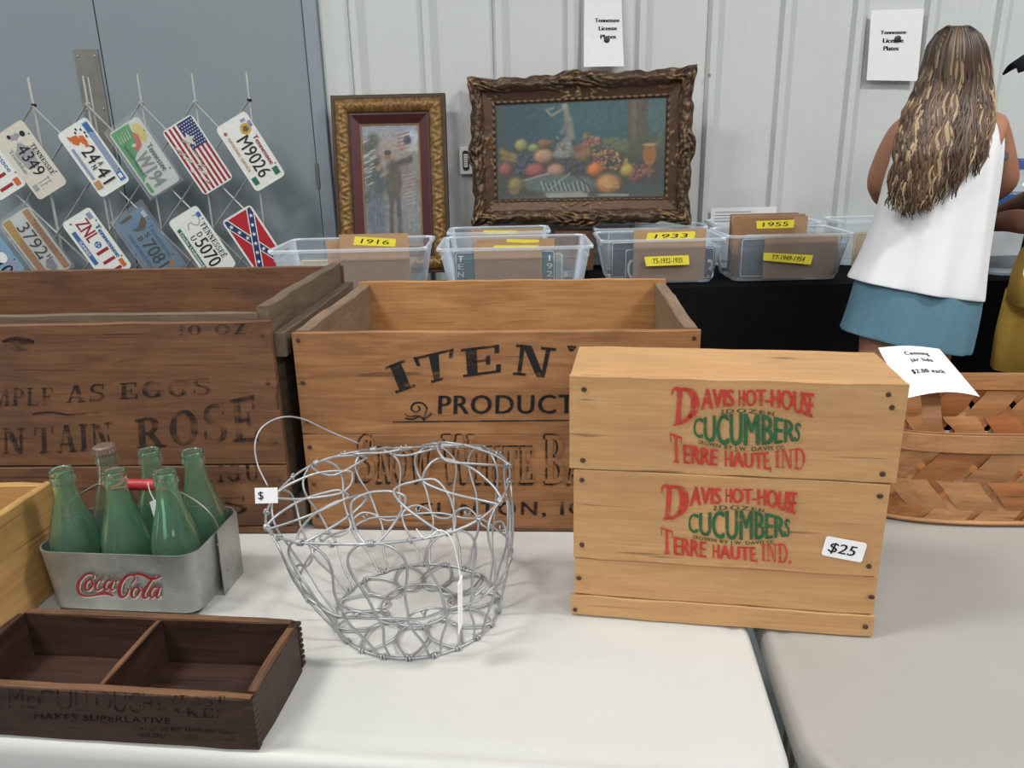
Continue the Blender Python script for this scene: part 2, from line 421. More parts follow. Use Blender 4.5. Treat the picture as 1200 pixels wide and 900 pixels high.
# ================================================================ LARGE STRUCTURE
WY = 3.70
def concrete():
    t = NT('concrete'); o = t.obj(); n = t.noise(o, 1.4, 6, .6); n2 = t.noise(o, 60, 3)
    c = t.ramp(n, [(.3, lin((92, 98, 104))), (.7, lin((118, 122, 124)))])
    t.set(Base_Color=c, Roughness=.35); t.bump(n2, .08, .001); return t.mat
fl = MB().box(-9, -9, -.1, 7, WY+.3, 0).build('floor', concrete()); fl['kind'] = 'structure'
m_wall = plain('painted_steel_panel', (206, 210, 208), .42, 0, .015, 3, .4)
m_wall2 = plain('wall_girt', (120, 124, 126), .6)
wall = MB().box(-9, WY+.045, 0, 7, WY+.15, 5.2).build('wall_back', m_wall2); wall['kind'] = 'structure'
RIB = .3163
def wall_panel(x0, nr):
    prof = []
    for k in range(nr):
        b = x0+RIB*k
        prof += [(b, 0), (b+.012, -.03), (b+.040, -.03), (b+.075, 0)]
        for q in (.155, .24): prof += [(b+q-.012, 0), (b+q-.006, -.0008), (b+q+.006, -.0008), (b+q+.012, 0)]
    prof.append((x0+RIB*nr-.0015, 0))
    mb = MB(); n = len(prof)
    rings = [[(p[0], WY+p[1]+(.004 if z else .004), z) for p in prof] for z in (0.0, 5.2)]
    b = 0; mb.v = rings[0]+rings[1]+[(p[0], p[1]+.03, p[2]) for p in rings[0]]+[(p[0], p[1]+.03, p[2]) for p in rings[1]]
    for i in range(n-1):
        mb.f += [(i, i+1, n+i+1, n+i), (2*n+i+1, 2*n+i, 3*n+i, 3*n+i+1)]; mb.m += [0, 0]
    mb.f += [(0, n, 3*n, 2*n), (n-1, 3*n-1+n-n, 4*n-1, 2*n-1)]; mb.m += [0, 0]
    mb.f[-1] = (n-1, 3*n-1, 4*n-1, 2*n-1)
    return mb.build('wall_panel', m_wall, wall)
DX0, DX1 = -2.66, -.812      # door opening incl. frame
xs = .9
for k in range(-2, 6):
    x0 = .9+.9489*k
    if k == -2: wall_panel(-.0489-.6326, 2)
    elif k == -1: wall_panel(x0, 3)
    elif k >= 0: wall_panel(x0, 3)
mb = MB()
mb.v = [(-.81, WY+.004, 0), (-.683, WY+.004, 0), (-.683, WY+.004, 5.2), (-.81, WY+.004, 5.2)]; mb.f = [(0, 1, 2, 3)]; mb.m = [0]
mb.box(-.81, WY+.006, 0, -.683, WY+.03, 5.2)
mb.build('wall_panel', m_wall, wall)
for k in range(8):
    wall_panel(-2.66-.9489*(k+1), 3) if k < 6 else None
# panel over the door head
MB().box(-2.66, WY+.004, 2.25, -.812, WY+.03, 5.2).build('wall_panel', m_wall, wall)
# small screw heads on the seam
for px, py in ((832, 88),):
    p = at(px, py, WY-.03); MB().lathe([(.0001, -.004), (.007, -.004), (.008, 0)], 10).build('screw_head', M['metal'], wall, (p.x-.003, WY-.027, p.z), (radians(-90), 0, 0))

m_door = plain('door_grey_paint', (134, 145, 150), .38, 0, .03, 2, .5)
m_dframe = plain('door_frame_paint', (140, 152, 160), .4, 0, .02, 3, .5)
door = MB()
door.box(-.872, WY-.03, 0, -.812, WY+.06, 2.25).box(-2.66, WY-.03, 0, -2.60, WY+.06, 2.25).box(-2.60, WY-.03, 2.19, -.872, WY+.06, 2.25)
door = bevel(door.build('door_1', m_dframe), .003); door['kind'] = 'structure'
for a, b in ((-2.597, -1.7795), (-1.7745, -.877)):
    lf = bevel(MB().box(a, WY-.018, .01, b, WY+.026, 2.185).build('door_leaf', m_door, door), .002)
    hx = b+.004 if b > -1 else a-.004
    for hz in (.25, 1.17, 2.0):
        MB().tube([(hx, WY-.028, hz-.055), (hx, WY-.028, hz+.055)], .009, 10).build('hinge', M['metal'], door)
MB().tube([(-1.777, WY+.02, .01), (-1.777, WY+.02, 2.18)], .004, 4).build('door_gasket', M['black_plastic'], door)
# latch guard plate on the left leaf
lg = bevel(MB().box(-1.895, WY-.026, 1.24, -1.79, WY-.018, 1.73).build('latch_plate', M['metal'], door), .001)
for z in (1.27, 1.48, 1.70):
    for x in (-1.88, -1.805): MB().lathe([(.0001, -.003), (.005, -.002), (.006, 0)], 8).build('bolt', M['metal'], door, (x, WY-.0262, z), (radians(-90), 0, 0))

# ceiling lamps of the hall (out of the frame, they light the place)
m_lamp = emit('lamp_diffuser', (250, 252, 255), 9)
lamp0 = None
for x, y in LAMPS:
    if lamp0 is None:
        t = thing('ceiling_light', 'white high bay ceiling light hanging above left of the crates', 'light', (x, y, 4.6), 0, 'hall ceiling lights')
        bevel(MB().box(-.62, -.32, .0, .62, .32, .08).build('housing', M['white_plastic'], t), .01)
        MB().box(-.58, -.28, -.004, .58, .28, -.001).build('diffuser', m_lamp, t)
        for sx in (-.5, .5): MB().tube([(sx, 0, .08), (sx, 0, .6)], .004, 5).build('cable', M['metal'], t)
        lamp0 = t
    else:
        t = copy_tree(lamp0); t.location = (x, y, 4.6); t['label'] = 'white high bay ceiling light out of view, '+{(2.9, .3): 'above the right table', (-2.3, -3.6): 'behind the camera at left', (2.9, -3.6): 'behind the camera at right', (-6.9, .1): 'far to the left', (.4, -7.2): 'farthest behind the camera'}[(x, y)]
    ld = bpy.data.lights.new('lamp', 'AREA'); ld.shape = 'RECTANGLE'; ld.size = 1.15; ld.size_y = .55; ld.energy = LAMP_WATTS; ld.color = (1, .985, .95)
    if (x, y) == LAMPS[0]: ld.energy = LAMP_WATTS*2.4
    lo = bpy.data.objects.new('lamp', ld); COL.objects.link(lo); lo.parent = t; lo.location = (0, 0, -.02)

# ================================================================ FRONT TABLES
def folding_table(name, label, loc, rz, x0, x1, depth, rad, mat, lip=.028):
    t = thing(name, label, 'table', (loc[0], loc[1], 0), rz)
    w = x1-x0; out = []
    def ring(inset, z):
        P = rrect(w-2*inset, depth-2*inset, max(.005, rad-inset), 8)
        return [((x0+x1)/2+x, depth/2+y, z) for x, y in P]
    rings = [ring(.02, TZ-.045), ring(.002, TZ-.040), ring(.0, TZ-.018), ring(.001, TZ-.008), ring(.005, TZ-.002), ring(.010, TZ-.0006), ring(.016, TZ-.0014), ring(.022, TZ-.0022), ring(.03, TZ-.0005), ring(.04, TZ)]
    mb = MB().loft(rings, True, True, True)
    o = mb.build('tabletop', mat, t); smooth_by_angle(o, 50)
    for sx in (x0+.22, x1-.22):
        MB().tube([(sx, .12, TZ-.045), (sx, .12, .01)], .014, 10).build('leg', M['metal'], t)
        MB().tube([(sx, depth-.12, TZ-.045), (sx, depth-.12, .01)], .014, 10).build('leg', M['metal'], t)
        MB().tube([(sx, .12, .25), (sx, depth-.12, .25)], .010, 8).build('leg_brace', M['metal'], t)
    return t
WT = (0.251, 0.545)
folding_table('folding_table', 'white plastic folding table under the wire basket and the wooden crates', WT, radians(-6.2), -1.83, 0, .93, .045, M['white_table'])
folding_table('folding_table', 'beige grey plastic folding table at right under the woven splint basket', (0.266, 0.548), radians(-6.4), 0, 1.8, .93, .075, M['grey_table'])

# ================================================================ CRATES ON THE FRONT TABLE
# ---- cracker crate in the middle
IT = thing('wooden_crate', 'open brown wooden crate with large black arched ITEN\'S lettering', 'crate', (-.012, 1.232, TZ), radians(-4.0))
IW, ID, IH, TT = .572, .385, .312, .011
f1, f2 = .150, .158
plank(IT, (0, -ID/2+TT/2, f1/2+.006), (IW, TT, f1), M['iten'], label='lower front plank printed with baker lettering')
plank(IT, (0, -ID/2+TT/2, .006+f1+.001+f2/2-.004), (IW, TT, f2-.004), M['iten'], label='upper front plank with arched black lettering')
plank(IT, (0, -ID/2+.004, .004), (IW*.99, .012, .008), M['rose'], name='bottom_edge_strip')
plank(IT, (0, ID/2-TT/2, .08), (IW, TT, .15), M['iten_in'])
plank(IT, (0, ID/2-TT/2, .237), (IW, TT, .157), M['iten_in'])
for sx in (-1, 1):
    plank(IT, (sx*(IW/2-.012), 0, .157), (ID-2*TT-.001, .020, IH-.006), M['iten_end'], (0, 0, radians(90)), name='end_panel', jit=.0016)
for k in range(3):
    plank(IT, (0, (k-1)*.118, .006), (IW-.03, .116, .010), M['iten_in'], (0, 0, 0), name='bottom_plank')
for z in (.022, .075, .135, .175, .235, .298):
    for sx in (-1, 1): nail(IT, sx*(IW/2-.009), -ID/2, z, .0034)
F = Face(IT, -ID/2)
# arched letters, each in its own quad (BL, BR, TR, TL)
for ch, bl, br, tr, tl in (('I', (464, 461), (487, 453), (474, 421), (451, 430)), ('T', (499, 451), (526, 443), (532, 408), (484, 419)),
                           ('E', (543, 442), (588, 436), (589, 403), (540, 409)), ('N', (600, 439), (644, 443), (652, 408), (604, 403))):
    lettering(IT, F, slab(ch), [bl, br], [tl, tr], M['black_ink'], label='large black printed letter')
lettering(IT, F, slab("'"), [(664, 425), (675, 425)], [(663, 405), (678, 405)], M['black_ink'])
lettering(IT, F, sans('PRODUCTS', .022, 1.1), [(513, 485), (690, 484)], [(514, 463.5), (690, 462.5)], M['black_ink'])
strokes(IT, F, [([(460, 494.5), (560, 493.5), (673, 492.5)], 1.6),
    ([(497, 493), (498, 486), (500, 478), (494, 472), (485, 473), (482, 479), (487, 483), (492, 480), (490, 476)], 2.2),
    ([(498, 492), (490, 487), (480, 488), (474, 485)], [3, 1.2]), ([(475, 490), (484, 491), (492, 487)], 2), ([(499, 490), (503, 487), (506, 484)], [2, 3.5]),
    ([(672, 490), (671, 483), (675, 477), (680, 480)], 2)], M['black_ink'], 'scroll_ornament')
for w, B, T, gx in (('S', [(417, 566), (439, 565)], [(419, 508), (438, 508)], 0), ('NOW', [(441, 566), (507, 566)], [(442, 523), (508, 523)], 0),
                    ('W', [(517, 567), (555, 567)], [(518, 508), (556, 508)], 0), ('HITE', [(556, 567), (626, 567)], [(557, 522), (626, 522)], 0), ('B', [(638, 568), (662, 568)], [(638, 508), (662, 508)], 0), ('AKERS', [(664, 568), (745, 568)], [(665, 524), (745, 524)], 0)):
    sh = [(x-1.8, y+2.0) for x, y in B]; st = [(x-1.8, y+1.0) for x, y in T]
    lettering(IT, F, slab(w, .06), sh, st, M['faded_ink'], off=.0004)
    lettering(IT, F, slab(w, .06), [(x-.3, y+.5) for x, y in B], [(x-.3, y-.3) for x, y in T], M['faded_ink'], off=.0006)
    lettering(IT, F, slab(w, .06), [(x+.9, y-1.8) for x, y in B], [(x+.9, y+1.6) for x, y in T], M['iten'], off=.0010)
lettering(IT, F, sans('CLINTON, IOWA', .03, 1.25), [(488, 604), (745, 603)], [(489, 589), (745, 587)], M['faded_ink'])

# ---- tall brown crate at the left
RC = thing('wooden_crate', 'long dark brown crate at left with faded stencilled EGGS lettering', 'crate', (-.716, 1.275, TZ), radians(-2.4))
RW, RD = .78, .43
xr = RW/2
plank(RC, (-.0, -RD/2+.006, .2225), (RW, .012, .215), M['rose'], label='upper front plank with stencilled words')
plank(RC, (-.0, -RD/2+.006, .0640), (RW, .012, .098), M['rose'])
plank(RC, (0, -RD/2+.010, .0075), (RW+.01, .018, .012), M['rose'], name='bottom_strip')
plank(RC, (0, -RD/2+.019, .170), (RW-.04, .012, .34), M['rose_end'], name='inner_rail')
plank(RC, (0, RD/2-.006, .10), (RW, .012, .18), M['rose'])
plank(RC, (0, RD/2-.006, .267), (RW, .012, .150), M['rose'])
for sx in (-1, 1):
    plank(RC, (sx*(xr-.0125), .006, .176), (RD-.02, .019, .345), M['rose_end'], (0, 0, radians(90)), name='end_panel', jit=.0014)
    plank(RC, (sx*(xr+.008), .006, .293), (RD-.012, .017, .035), M['rose_end'], (0, 0, radians(90)), name='end_cleat', jit=.0012)
    plank(RC, (sx*(xr+.008), .006, .030), (RD-.012, .017, .035), M['rose_end'], (0, 0, radians(90)), name='end_cleat', jit=.0012)
for k in range(3):
    plank(RC, (0, (k-1)*.133, .006), (RW-.03, .131, .010), M['rose'], name='bottom_plank')
for z in (.035, .09, .15, .24, .31): nail(RC, xr-.012, -RD/2, z, .003)
F = Face(RC, -RD/2)
lettering(RC, F, slab('SIMPLE', .14), [(-36, 476), (63, 475)], [(-36, 455), (63, 454)], M['faded_ink'])
lettering(RC, F, slab('AS', .14), [(77, 472), (123, 470)], [(77, 452), (123, 449)], M['faded_ink'])
lettering(RC, F, slab('EGGS', .16), [(140, 468), (247, 463)], [(140, 449), (246, 442)], M['faded_ink'])
lettering(RC, F, slab('TAIN', .1), [(41, 532), (133, 528)], [(40, 500), (131, 494)], M['faded_ink'])
lettering(RC, F, slab('MOUN', .1), [(-92, 533), (30, 532)], [(-92, 502), (30, 501)], M['faded_ink'])
lettering(RC, F, slab('ROSE', .14), [(160, 526), (304, 517)], [(158, 492), (300, 462)], M['faded_ink'])
strokes(RC, F, [([(326, 480), (325, 452), (337, 449)], 2)], M['faded_ink'], 'lettering')
strokes(RC, F, [([(38, 485), (60, 483), (80, 486), (100, 484), (130, 482)], 2.5)], M['faded_ink'], 'lettering')
lettering(RC, F, slab('10-OZ.', .14), [(208, 393), (298, 391)], [(208, 381), (297, 379)], M['faded_ink'])
lettering(RC, F, slab('CIGU', .2), [(236, 566), (305, 563)], [(236, 546), (303, 543)], M['vfaded_ink'])
lettering(RC, F, slab('S', .2), [(262, 603), (290, 602)], [(262, 582), (288, 580)], M['vfaded_ink'])
p = F(22, 403)
MB().add([(p[0]+.022*cos(a)*(1+.2*sin(3*a)), -RD/2-.0003, p[1]+.011*sin(a)) for a in [k*pi/8 for k in range(16)]], [tuple(range(16))]).build('water_stain', M['vfaded_ink'], RC)

# ---- cucumber crate
CU0 = on(669, 722); CU1 = on(1022, 749); cyaw = atan2(CU1.y-CU0.y, CU1.x-CU0.x); CW = (CU1-CU0).length; CD = .128
cc = (CU0+CU1)/2 + Vector((-sin(cyaw), cos(cyaw), 0))*(CD/2)
CU = thing('wooden_crate', 'light pine crate standing upright with red and green cucumber printing', 'crate', (cc.x, cc.y, TZ), cyaw)
F = Face(CU, -CD/2)
def zof(a, b): return (F(*a)[1]+F(*b)[1])/2
z3 = zof((670.5, 698), (1024, 721)); z2 = zof((675, 653), (1026, 678)); z1 = zof((675.5, 548), (1038, 568)); z0 = zof((680, 434), (1056, 455))
g = .0009
def cboard(za, zb, w, dy=0, **kw): return plank(CU, (kw.pop('dx', 0), -CD/2+.0045+dy, (za+zb)/2), (w, .009, zb-za-g), M['cuc'], **kw)
cboard(.001, z3, CW, 0, label='bottom front board')
cboard(z3, z2, CW-.006, .0015, dx=.001)
cboard(z2, z1, CW-.006, -.001, label='front board with lower cucumber print')
cboard(z1, z0, CW+.004, -.001, label='front board with upper cucumber print')
for (za, zb) in ((.001, z3), (z3, z2), (z2, z1), (z1, z0)):
    plank(CU, (0, CD/2-.0045, (za+zb)/2), (CW-.002, .009, zb-za-g), M['cuc'], name='back_plank')
plank(CU, (0, 0, z0-.007), (CW+.002, CD-.002, .013), M['cuc'], name='top_panel', jit=.0006)
plank(CU, (0, 0, .012), (CW-.03, CD-.022, .014), M['cuc'], name='bottom_panel')
for sx in (-1, 1): plank(CU, (sx*(CW/2-.010), 0, z0/2), (z0-.03, CD-.022, .012), M['cuc'], (0, radians(90), 0), name='side_panel')
for px, py in ((684.5, 456), (683, 539), (682, 562), (682, 638), (678.5, 677), (674, 714), (1045, 477), (1034, 555), (1031, 581), (1018, 663), (1021, 699), (1014, 734), (1041, 462)):
    q = F(px, py); nail(CU, q[0], -CD/2-.0006, q[1], .0031)
F = Face(CU, -CD/2-.0018)
for (dx, dy, A) in ((0, 0, 0), (1, 0, 1)):
    # pixel layout of the two prints: zoom 3.752 px, origin 760,440
    def Z(x, y): return (760+x/3.752, 440+y/3.752)
    if A == 0:
        Dq = ([(104, 222), (212, 200)], [(108, 52), (214, 52)]); av = ([Z(228, 152), Z(380, 132)], [Z(232, 58), Z(378, 62)])
        hh = ([Z(396, 134), Z(560, 140), Z(722, 185)], [Z(396, 64), Z(560, 62), Z(728, 78)])
        dz = ([Z(316, 168), Z(430, 163), Z(552, 178)], [Z(318, 150), Z(430, 146), Z(552, 160)])
        cu = ([Z(196, 262), Z(300, 298), Z(420, 307), Z(560, 300), Z(664, 286)], [Z(200, 192), Z(300, 174), Z(420, 166), Z(560, 182), Z(672, 212)])
        gr = ([Z(218, 298), Z(400, 330), Z(600, 324)], [Z(220, 284), Z(400, 312), Z(600, 308)])
        te = ([Z(98, 382), Z(150, 386), Z(305, 396)], [Z(92, 250), Z(150, 305), Z(308, 326)])
        ha = ([Z(336, 400), Z(440, 404), Z(540, 414)], [Z(336, 328), Z(440, 340), Z(536, 334)])
        ind = ([Z(556, 404), Z(690, 416)], [Z(556, 330), Z(690, 316)])
    else:
        Dq = ([(58, 638), (162, 620)], [(62, 480), (166, 484)]); av = ([Z(178, 576), Z(322, 562)], [Z(184, 486), Z(322, 496)])
        hh = ([Z(338, 558), Z(500, 570), Z(645, 610)], [Z(338, 496), Z(500, 500), Z(656, 514)])
        dz = ([Z(284, 592), Z(400, 590), Z(508, 600)], [Z(286, 572), Z(400, 572), Z(510, 586)])
        cu = ([Z(174, 684), Z(280, 710), Z(400, 722), Z(520, 718), Z(620, 706)], [Z(178, 610), Z(280, 600), Z(400, 592), Z(520, 604), Z(624, 634)])
        gr = ([Z(194, 716), Z(380, 742), Z(552, 738)], [Z(196, 702), Z(380, 728), Z(552, 722)])
        te = ([Z(56, 784), Z(110, 790), Z(256, 800)], [Z(52, 664), Z(110, 712), Z(258, 732)])
        ha = ([Z(282, 802), Z(380, 808), Z(482, 820)], [Z(282, 742), Z(380, 750), Z(478, 754)])
        ind = ([Z(496, 814), Z(630, 828)], [Z(496, 742), Z(628, 736)])
    D0, D1 = [Z(*p) for p in Dq[0]], [Z(*p) for p in Dq[1]]
    lettering(CU, F, slab('D'), [(D0[0][0]+1, D0[0][1]), (D0[1][0]-1, D0[1][1])], [(D1[0][0]+3, D1[0][1]), D1[1]], M['red_ink'], label='large red ornamental capital')
    x0, y0 = D1[0]
    bx_ = [(D1[0][0]+9+dx_, D1[0][1]+dy_) for dx_, dy_ in ((2, 2), (14, 5), (17.5, 18), (14, 31), (1, 41))]
    strokes(CU, F, [(bx_, [2, 6, 9, 7, 2])], M['red_ink'], 'lettering')
    strokes(CU, F, [([(x0-1, y0+9), (x0+0, y0+3), (x0+5, y0+1), (x0+9, y0+4)], [2, 3, 4, 2])], M['red_ink'], 'lettering')
    lettering(CU, F, sans('AVIS', .06), *av, M['red_ink']); lettering(CU, F, sans('HOT-HOUSE', .06, .97), *hh, M['red_ink'])
    lettering(CU, F, sans('2DOZEN', .03, 1.3), *dz, M['olive_ink']); lettering(CU, F, sans('CUCUMBERS', .04, 1.0), *cu, M['green_ink'])
    lettering(CU, F, sans('GROWN BY J.W. DAVIS CO.', .03, 1.15), *gr, M['olive_ink'])
    tb, tt = te; tl = tt[0]; w_ = 14.5
    lettering(CU, F, slab('T'), [tb[0], (tb[0][0]+w_-1, tb[0][1]+1)], [(tl[0]+.5, tl[1]), (tl[0]+w_, tl[1]+5)], M['red_ink'])
    lettering(CU, F, sans('ERRE', .05), [(tb[0][0]+w_, tb[0][1]+1), tb[2]], [(tl[0]+w_+1, tt[1][1]-1), tt[2]], M['red_ink'])
    lettering(CU, F, sans('HAUTE,', .05), *ha, M['red_ink']); lettering(CU, F, slab('IND.' if A else 'IND', .06), *ind, M['red_ink'])
# price sticker
c = F(989, 643.5); a = F(968, 640); b = F(1010, 648); ang = atan2(b[1]-a[1], b[0]-a[0])
ps = MB(); P = rrect(.0445, .0245, .003)
ps.loft([[(x, y, z) for x, z in P] for y in (.0003, -.0003)], True, False, True)
ps = ps.build('price_sticker', M['paper'], CU, (c[0], -CD/2-.0022, c[1]), (0, -ang, 0)); ps['label'] = 'white rounded price sticker reading $25'
lettering(ps, None, sans('$25', .008), [(-.017, -.006), (.012, -.006)], [(-.015, .006), (.014, .006)], M['pen'], yl=-.0003, off=.0003)

# ---- light honey box at the left edge
HB = thing('wooden_box', 'honey coloured open wooden box at the left frame edge', 'box', (-.785, .845, TZ), radians(-4.5))
HW, HD, HH = .33, .215, .143
plank(HB, (0, -HD/2+.006, HH/2), (HW-.024, .012, HH-.004), M['honey'], name='front_panel')
plank(HB, (0, HD/2-.006, HH/2), (HW-.024, .012, HH-.004), M['honey'], name='back_panel')
for sx in (-1, 1): plank(HB, (sx*(HW/2-.006), 0, HH/2+.001), (HD, .012, HH), M['honey'], (0, 0, radians(90)), name='side_panel')
plank(HB, (0, 0, .006), (HW-.026, HD-.026, .01), M['honey'], name='bottom_panel')

# ---- dark divided tray, front left
TR0 = on(304, 882); tyaw = radians(-6.2)
TW, TD, TH = .33, .128, .0625
tc = TR0 + Vector((cos(tyaw)*-TW/2 - sin(tyaw)*TD/2, sin(tyaw)*-TW/2+cos(tyaw)*TD/2, 0))
TR = thing('wooden_tray', 'small dark stained wooden tray with two compartments and faded lettering', 'tray', (tc.x, tc.y, TZ), tyaw)
plank(TR, (0, -TD/2+.0045, TH/2), (TW, .009, TH-.002), M['tray'], name='front_panel', jit=.0008)
plank(TR, (0, TD/2-.0045, TH/2), (TW-.014, .009, TH-.002), M['tray'], name='back_panel', jit=.0012)
for sx in (-1, 1): plank(TR, (sx*(TW/2-.005), 0, TH/2), (TD-.019, .010, TH-.001), M['tray'], (0, 0, radians(90)), name='side_panel', jit=.0012)
plank(TR, (.006, 0, TH/2), (TD-.0185, .006, TH-.004), M['tray'], (0, 0, radians(90)), name='divider', jit=.0008)
plank(TR, (0, 0, .004), (TW-.021, TD-.019, .006), M['tray'], name='bottom_panel')
# worn raw wood along the rims
plank(TR, (0, TD/2-.0045, TH-.0012), (TW-.018, .0088, .0030), M['tray_edge'], name='worn_rim', jit=.0005, ch=.0004)
plank(TR, (0, -TD/2+.0046, TH-.0012), (TW-.004, .0086, .0028), M['tray_edge'], name='worn_rim', jit=.0005, ch=.0004)
plank(TR, (TW/2-.005, 0, TH-.0008), (TD-.022, .0096, .0030), M['tray_edge'], (0, 0, radians(90)), name='worn_rim', jit=.0007, ch=.0004)
plank(TR, (.006, 0, TH-.002), (TD-.022, .0058, .0026), M['tray_edge'], (0, 0, radians(90)), name='worn_rim', jit=.0005, ch=.0004)
for sy in (-1, 1):
    for k in range(8):
        zz = .006+k*.0072
        MB().box(-.0052, -.0046, 0, .0052, .0046, .0036).build('dovetail_joint', M['tray'], TR, (TW/2-.0048, sy*(TD/2-.0048), zz))
F = Face(TR, -TD/2)
lettering(TR, F, sans("S. McCULLOUGH'S", .0, .95), [(-8, 828), (100, 833), (188, 836)], [(-8, 806), (100, 809), (188, 812)], M['tray_ink'])
lettering(TR, F, slab('YEAST', .12), [(196, 827), (264, 828)], [(196, 814), (264, 815)], M['tray_ink'])
lettering(TR, F, slab('CAKES', .12), [(182, 839), (266, 841)], [(182, 829), (266, 830)], M['tray_ink'])
lettering(TR, F, sans('MAKES SUPERLATIVE', .01, 1.1), [(40, 842), (200, 848)], [(40, 835), (200, 841)], M['tray_ink'])
lettering(TR, F, sans('LIGHT OF THE BEST BREAD AND ROLLS', .005, 1.1), [(155, 855), (275, 860)], [(155, 850), (275, 855)], M['tray_ink'])
lettering(TR, F, sans('MADE ONLY IN A GOOD YEAST PLACE', .005, 1.1), [(160, 863), (275, 868)], [(160, 858), (275, 863)], M['tray_ink'])

# ================================================================ WIRE EGG BASKET
WB = thing('wire_basket', 'round galvanised wire egg basket with looped petals, leaning open on the white table', 'basket', (-.125, .842, TZ), 0)
BC = Vector((-.125, .842, TZ))
def ringpt(a, k):
    """point of the basket wall: k = 0 bottom ring, 1 rim; a = angle"""
    cx, cy = (0, 0) if k == 0 else (0, 0)
    r0, r1 = .102, .150
    c = Vector((-.030*k, .030*k, .0025+.150*k)); rx = r0+(r1-r0)*k; ry = r0+(.146-r0)*k
    bulge = .010*sin(pi*k)
    p = c + Vector(((rx+bulge)*cos(a), (ry+bulge)*sin(a), 0))
    p.z += k*(.085*cos(a)*r1*1.0 + .006*sin(3*a+.6))      # rim sags to the left
    return p
def catm(P, n=6, closed=False):
    P = [Vector(p) for p in P]; out = []; N = len(P)
    for i in range(N if closed else N-1):
        g = (lambda j: P[j % N]) if closed else (lambda j: P[min(N-1, max(0, j))])
        a, b, c, d = g(i-1), g(i), g(i+1), g(i+2)
        for q in range(n):
            t = q/n; out.append(.5*((2*b)+(-a+c)*t+(2*a-5*b+4*c-d)*t*t+(-a+3*b-3*c+d)*t**3))
    if not closed: out.append(P[-1])
    return out
RW_ = .0016
rnd = random.Random(3)
def wire(pts, name='wire_loop', closed=False, n=6, r=RW_):
    o = MB().tube(catm(pts, n, closed), r, 6, closed).build(name, M['wire'], WB, smooth=True); return o
def knot(a, k, turns=2, off=(0, 0, 0)):
    """a few turns of wire wrapped round the ring where loops meet"""
    p = ringpt(a, k); q = ringpt(a+.05, k); t = (q-p).normalized(); u = Vector((0, 0, 1)); u = (u-t*u.dot(t)).normalized(); w = t.cross(u)
    pts = []; N = 8*turns
    for i in range(N+1):
        th = 2*pi*i/8; pts.append(p+t*((i/N-.5)*.0075)+u*(.0031*cos(th))+w*(.0031*sin(th)))
    MB().tube(pts, RW_*.85, 5).build('wire_knot', M['wire'], WB, smooth=True)
wire([ringpt(a*2*pi/28, 0) for a in range(28)], 'bottom_ring', True, 3)
wire([ringpt(a*2*pi/28, 1) for a in range(28)], 'rim_ring', True, 3)
NP = 11
for i in range(NP):
    a = 2*pi*(i+.27)/NP; da = 2*pi/NP
    j = lambda s=.004: rnd.uniform(-s, s)
    # upper arch: round head on the rim, two legs coming down to the middle
    def W_(aa, k, dr=0):
        p = ringpt(aa, k); c = Vector((-.030*k, .030*k, p.z)); d = (p-c).normalized(); return p+d*dr
    hw = da*.36
    wire([W_(a-hw*.62, .42), W_(a-hw*.72, .60), W_(a-hw, .78), W_(a-hw*.95, .90), W_(a-hw*.5, .985), W_(a, 1.0, .001), W_(a+hw*.5, .985), W_(a+hw*.95, .90), W_(a+hw, .78), W_(a+hw*.72, .60), W_(a+hw*.62, .42), W_(a+hw*.35, .375), W_(a, .365), W_(a-hw*.35, .375)], closed=True)
    # lower arch, shifted by half a step
    b = a+da/2
    wire([W_(b-hw*.30, .0), W_(b-hw*.45, .15), W_(b-hw*.8, .32), W_(b-hw*.7, .42), W_(b, .47, .001), W_(b+hw*.7, .42), W_(b+hw*.8, .32), W_(b+hw*.45, .15), W_(b+hw*.30, .0), W_(b, .004)], closed=True)
    # bottom petal lying on the table
    R0 = .102
    def Bp(aa, r): return Vector((r*cos(aa), r*sin(aa), .003+.002*abs(sin(aa*3))))
    wire([Bp(a, R0), Bp(a-.16, R0-.016), Bp(a-.30, R0-.038), Bp(a-.2, R0-.058), Bp(a, R0-.064), Bp(a+.2, R0-.058), Bp(a+.30, R0-.038), Bp(a+.16, R0-.016)], closed=True)
    # petal above the rim, leaning in and up
    def Pp(aa, s, lift):
        p = ringpt(aa, 1); c = Vector((-.030, .030, ringpt(0, 1).z*0+p.z)); return p+(c-p)*s+Vector((0, 0, lift))
    L = .50+rnd.uniform(-.06, .06)+.10*abs(cos(a)); sp = da*.50
    side = cos(a)
    lf = .016+.010*max(0, side)+.006*rnd.random()
    wire([Pp(a-.04, 0, 0), Pp(a-sp*.45, .10, lf*.35), Pp(a-sp*.95, .30, lf*.75), Pp(a-sp*1.25, L-.08, lf), Pp(a-sp*.7, L, lf*1.1), Pp(a+.0, L+.02, lf*1.1), Pp(a+sp*.7, L, lf*1.1), Pp(a+sp*1.25, L-.08, lf), Pp(a+sp*.95, .30, lf*.7), Pp(a+sp*.45, .10, lf*.3), Pp(a+.04, 0, 0)])
    knot(a, 1, 3); knot(b, 1, 1); knot(a, 0, 2); knot(b, 0, 2); knot(b-.02, .43, 1)
wire([Vector((.046*cos(a*2*pi/16), .046*sin(a*2*pi/16), .006)) for a in range(16)], 'inner_ring', True, 3)
wire([ringpt(a*2*pi/24, .40)+Vector((0, 0, .003*sin(a*2.6))) for a in range(24)], 'middle_ring', True, 3)
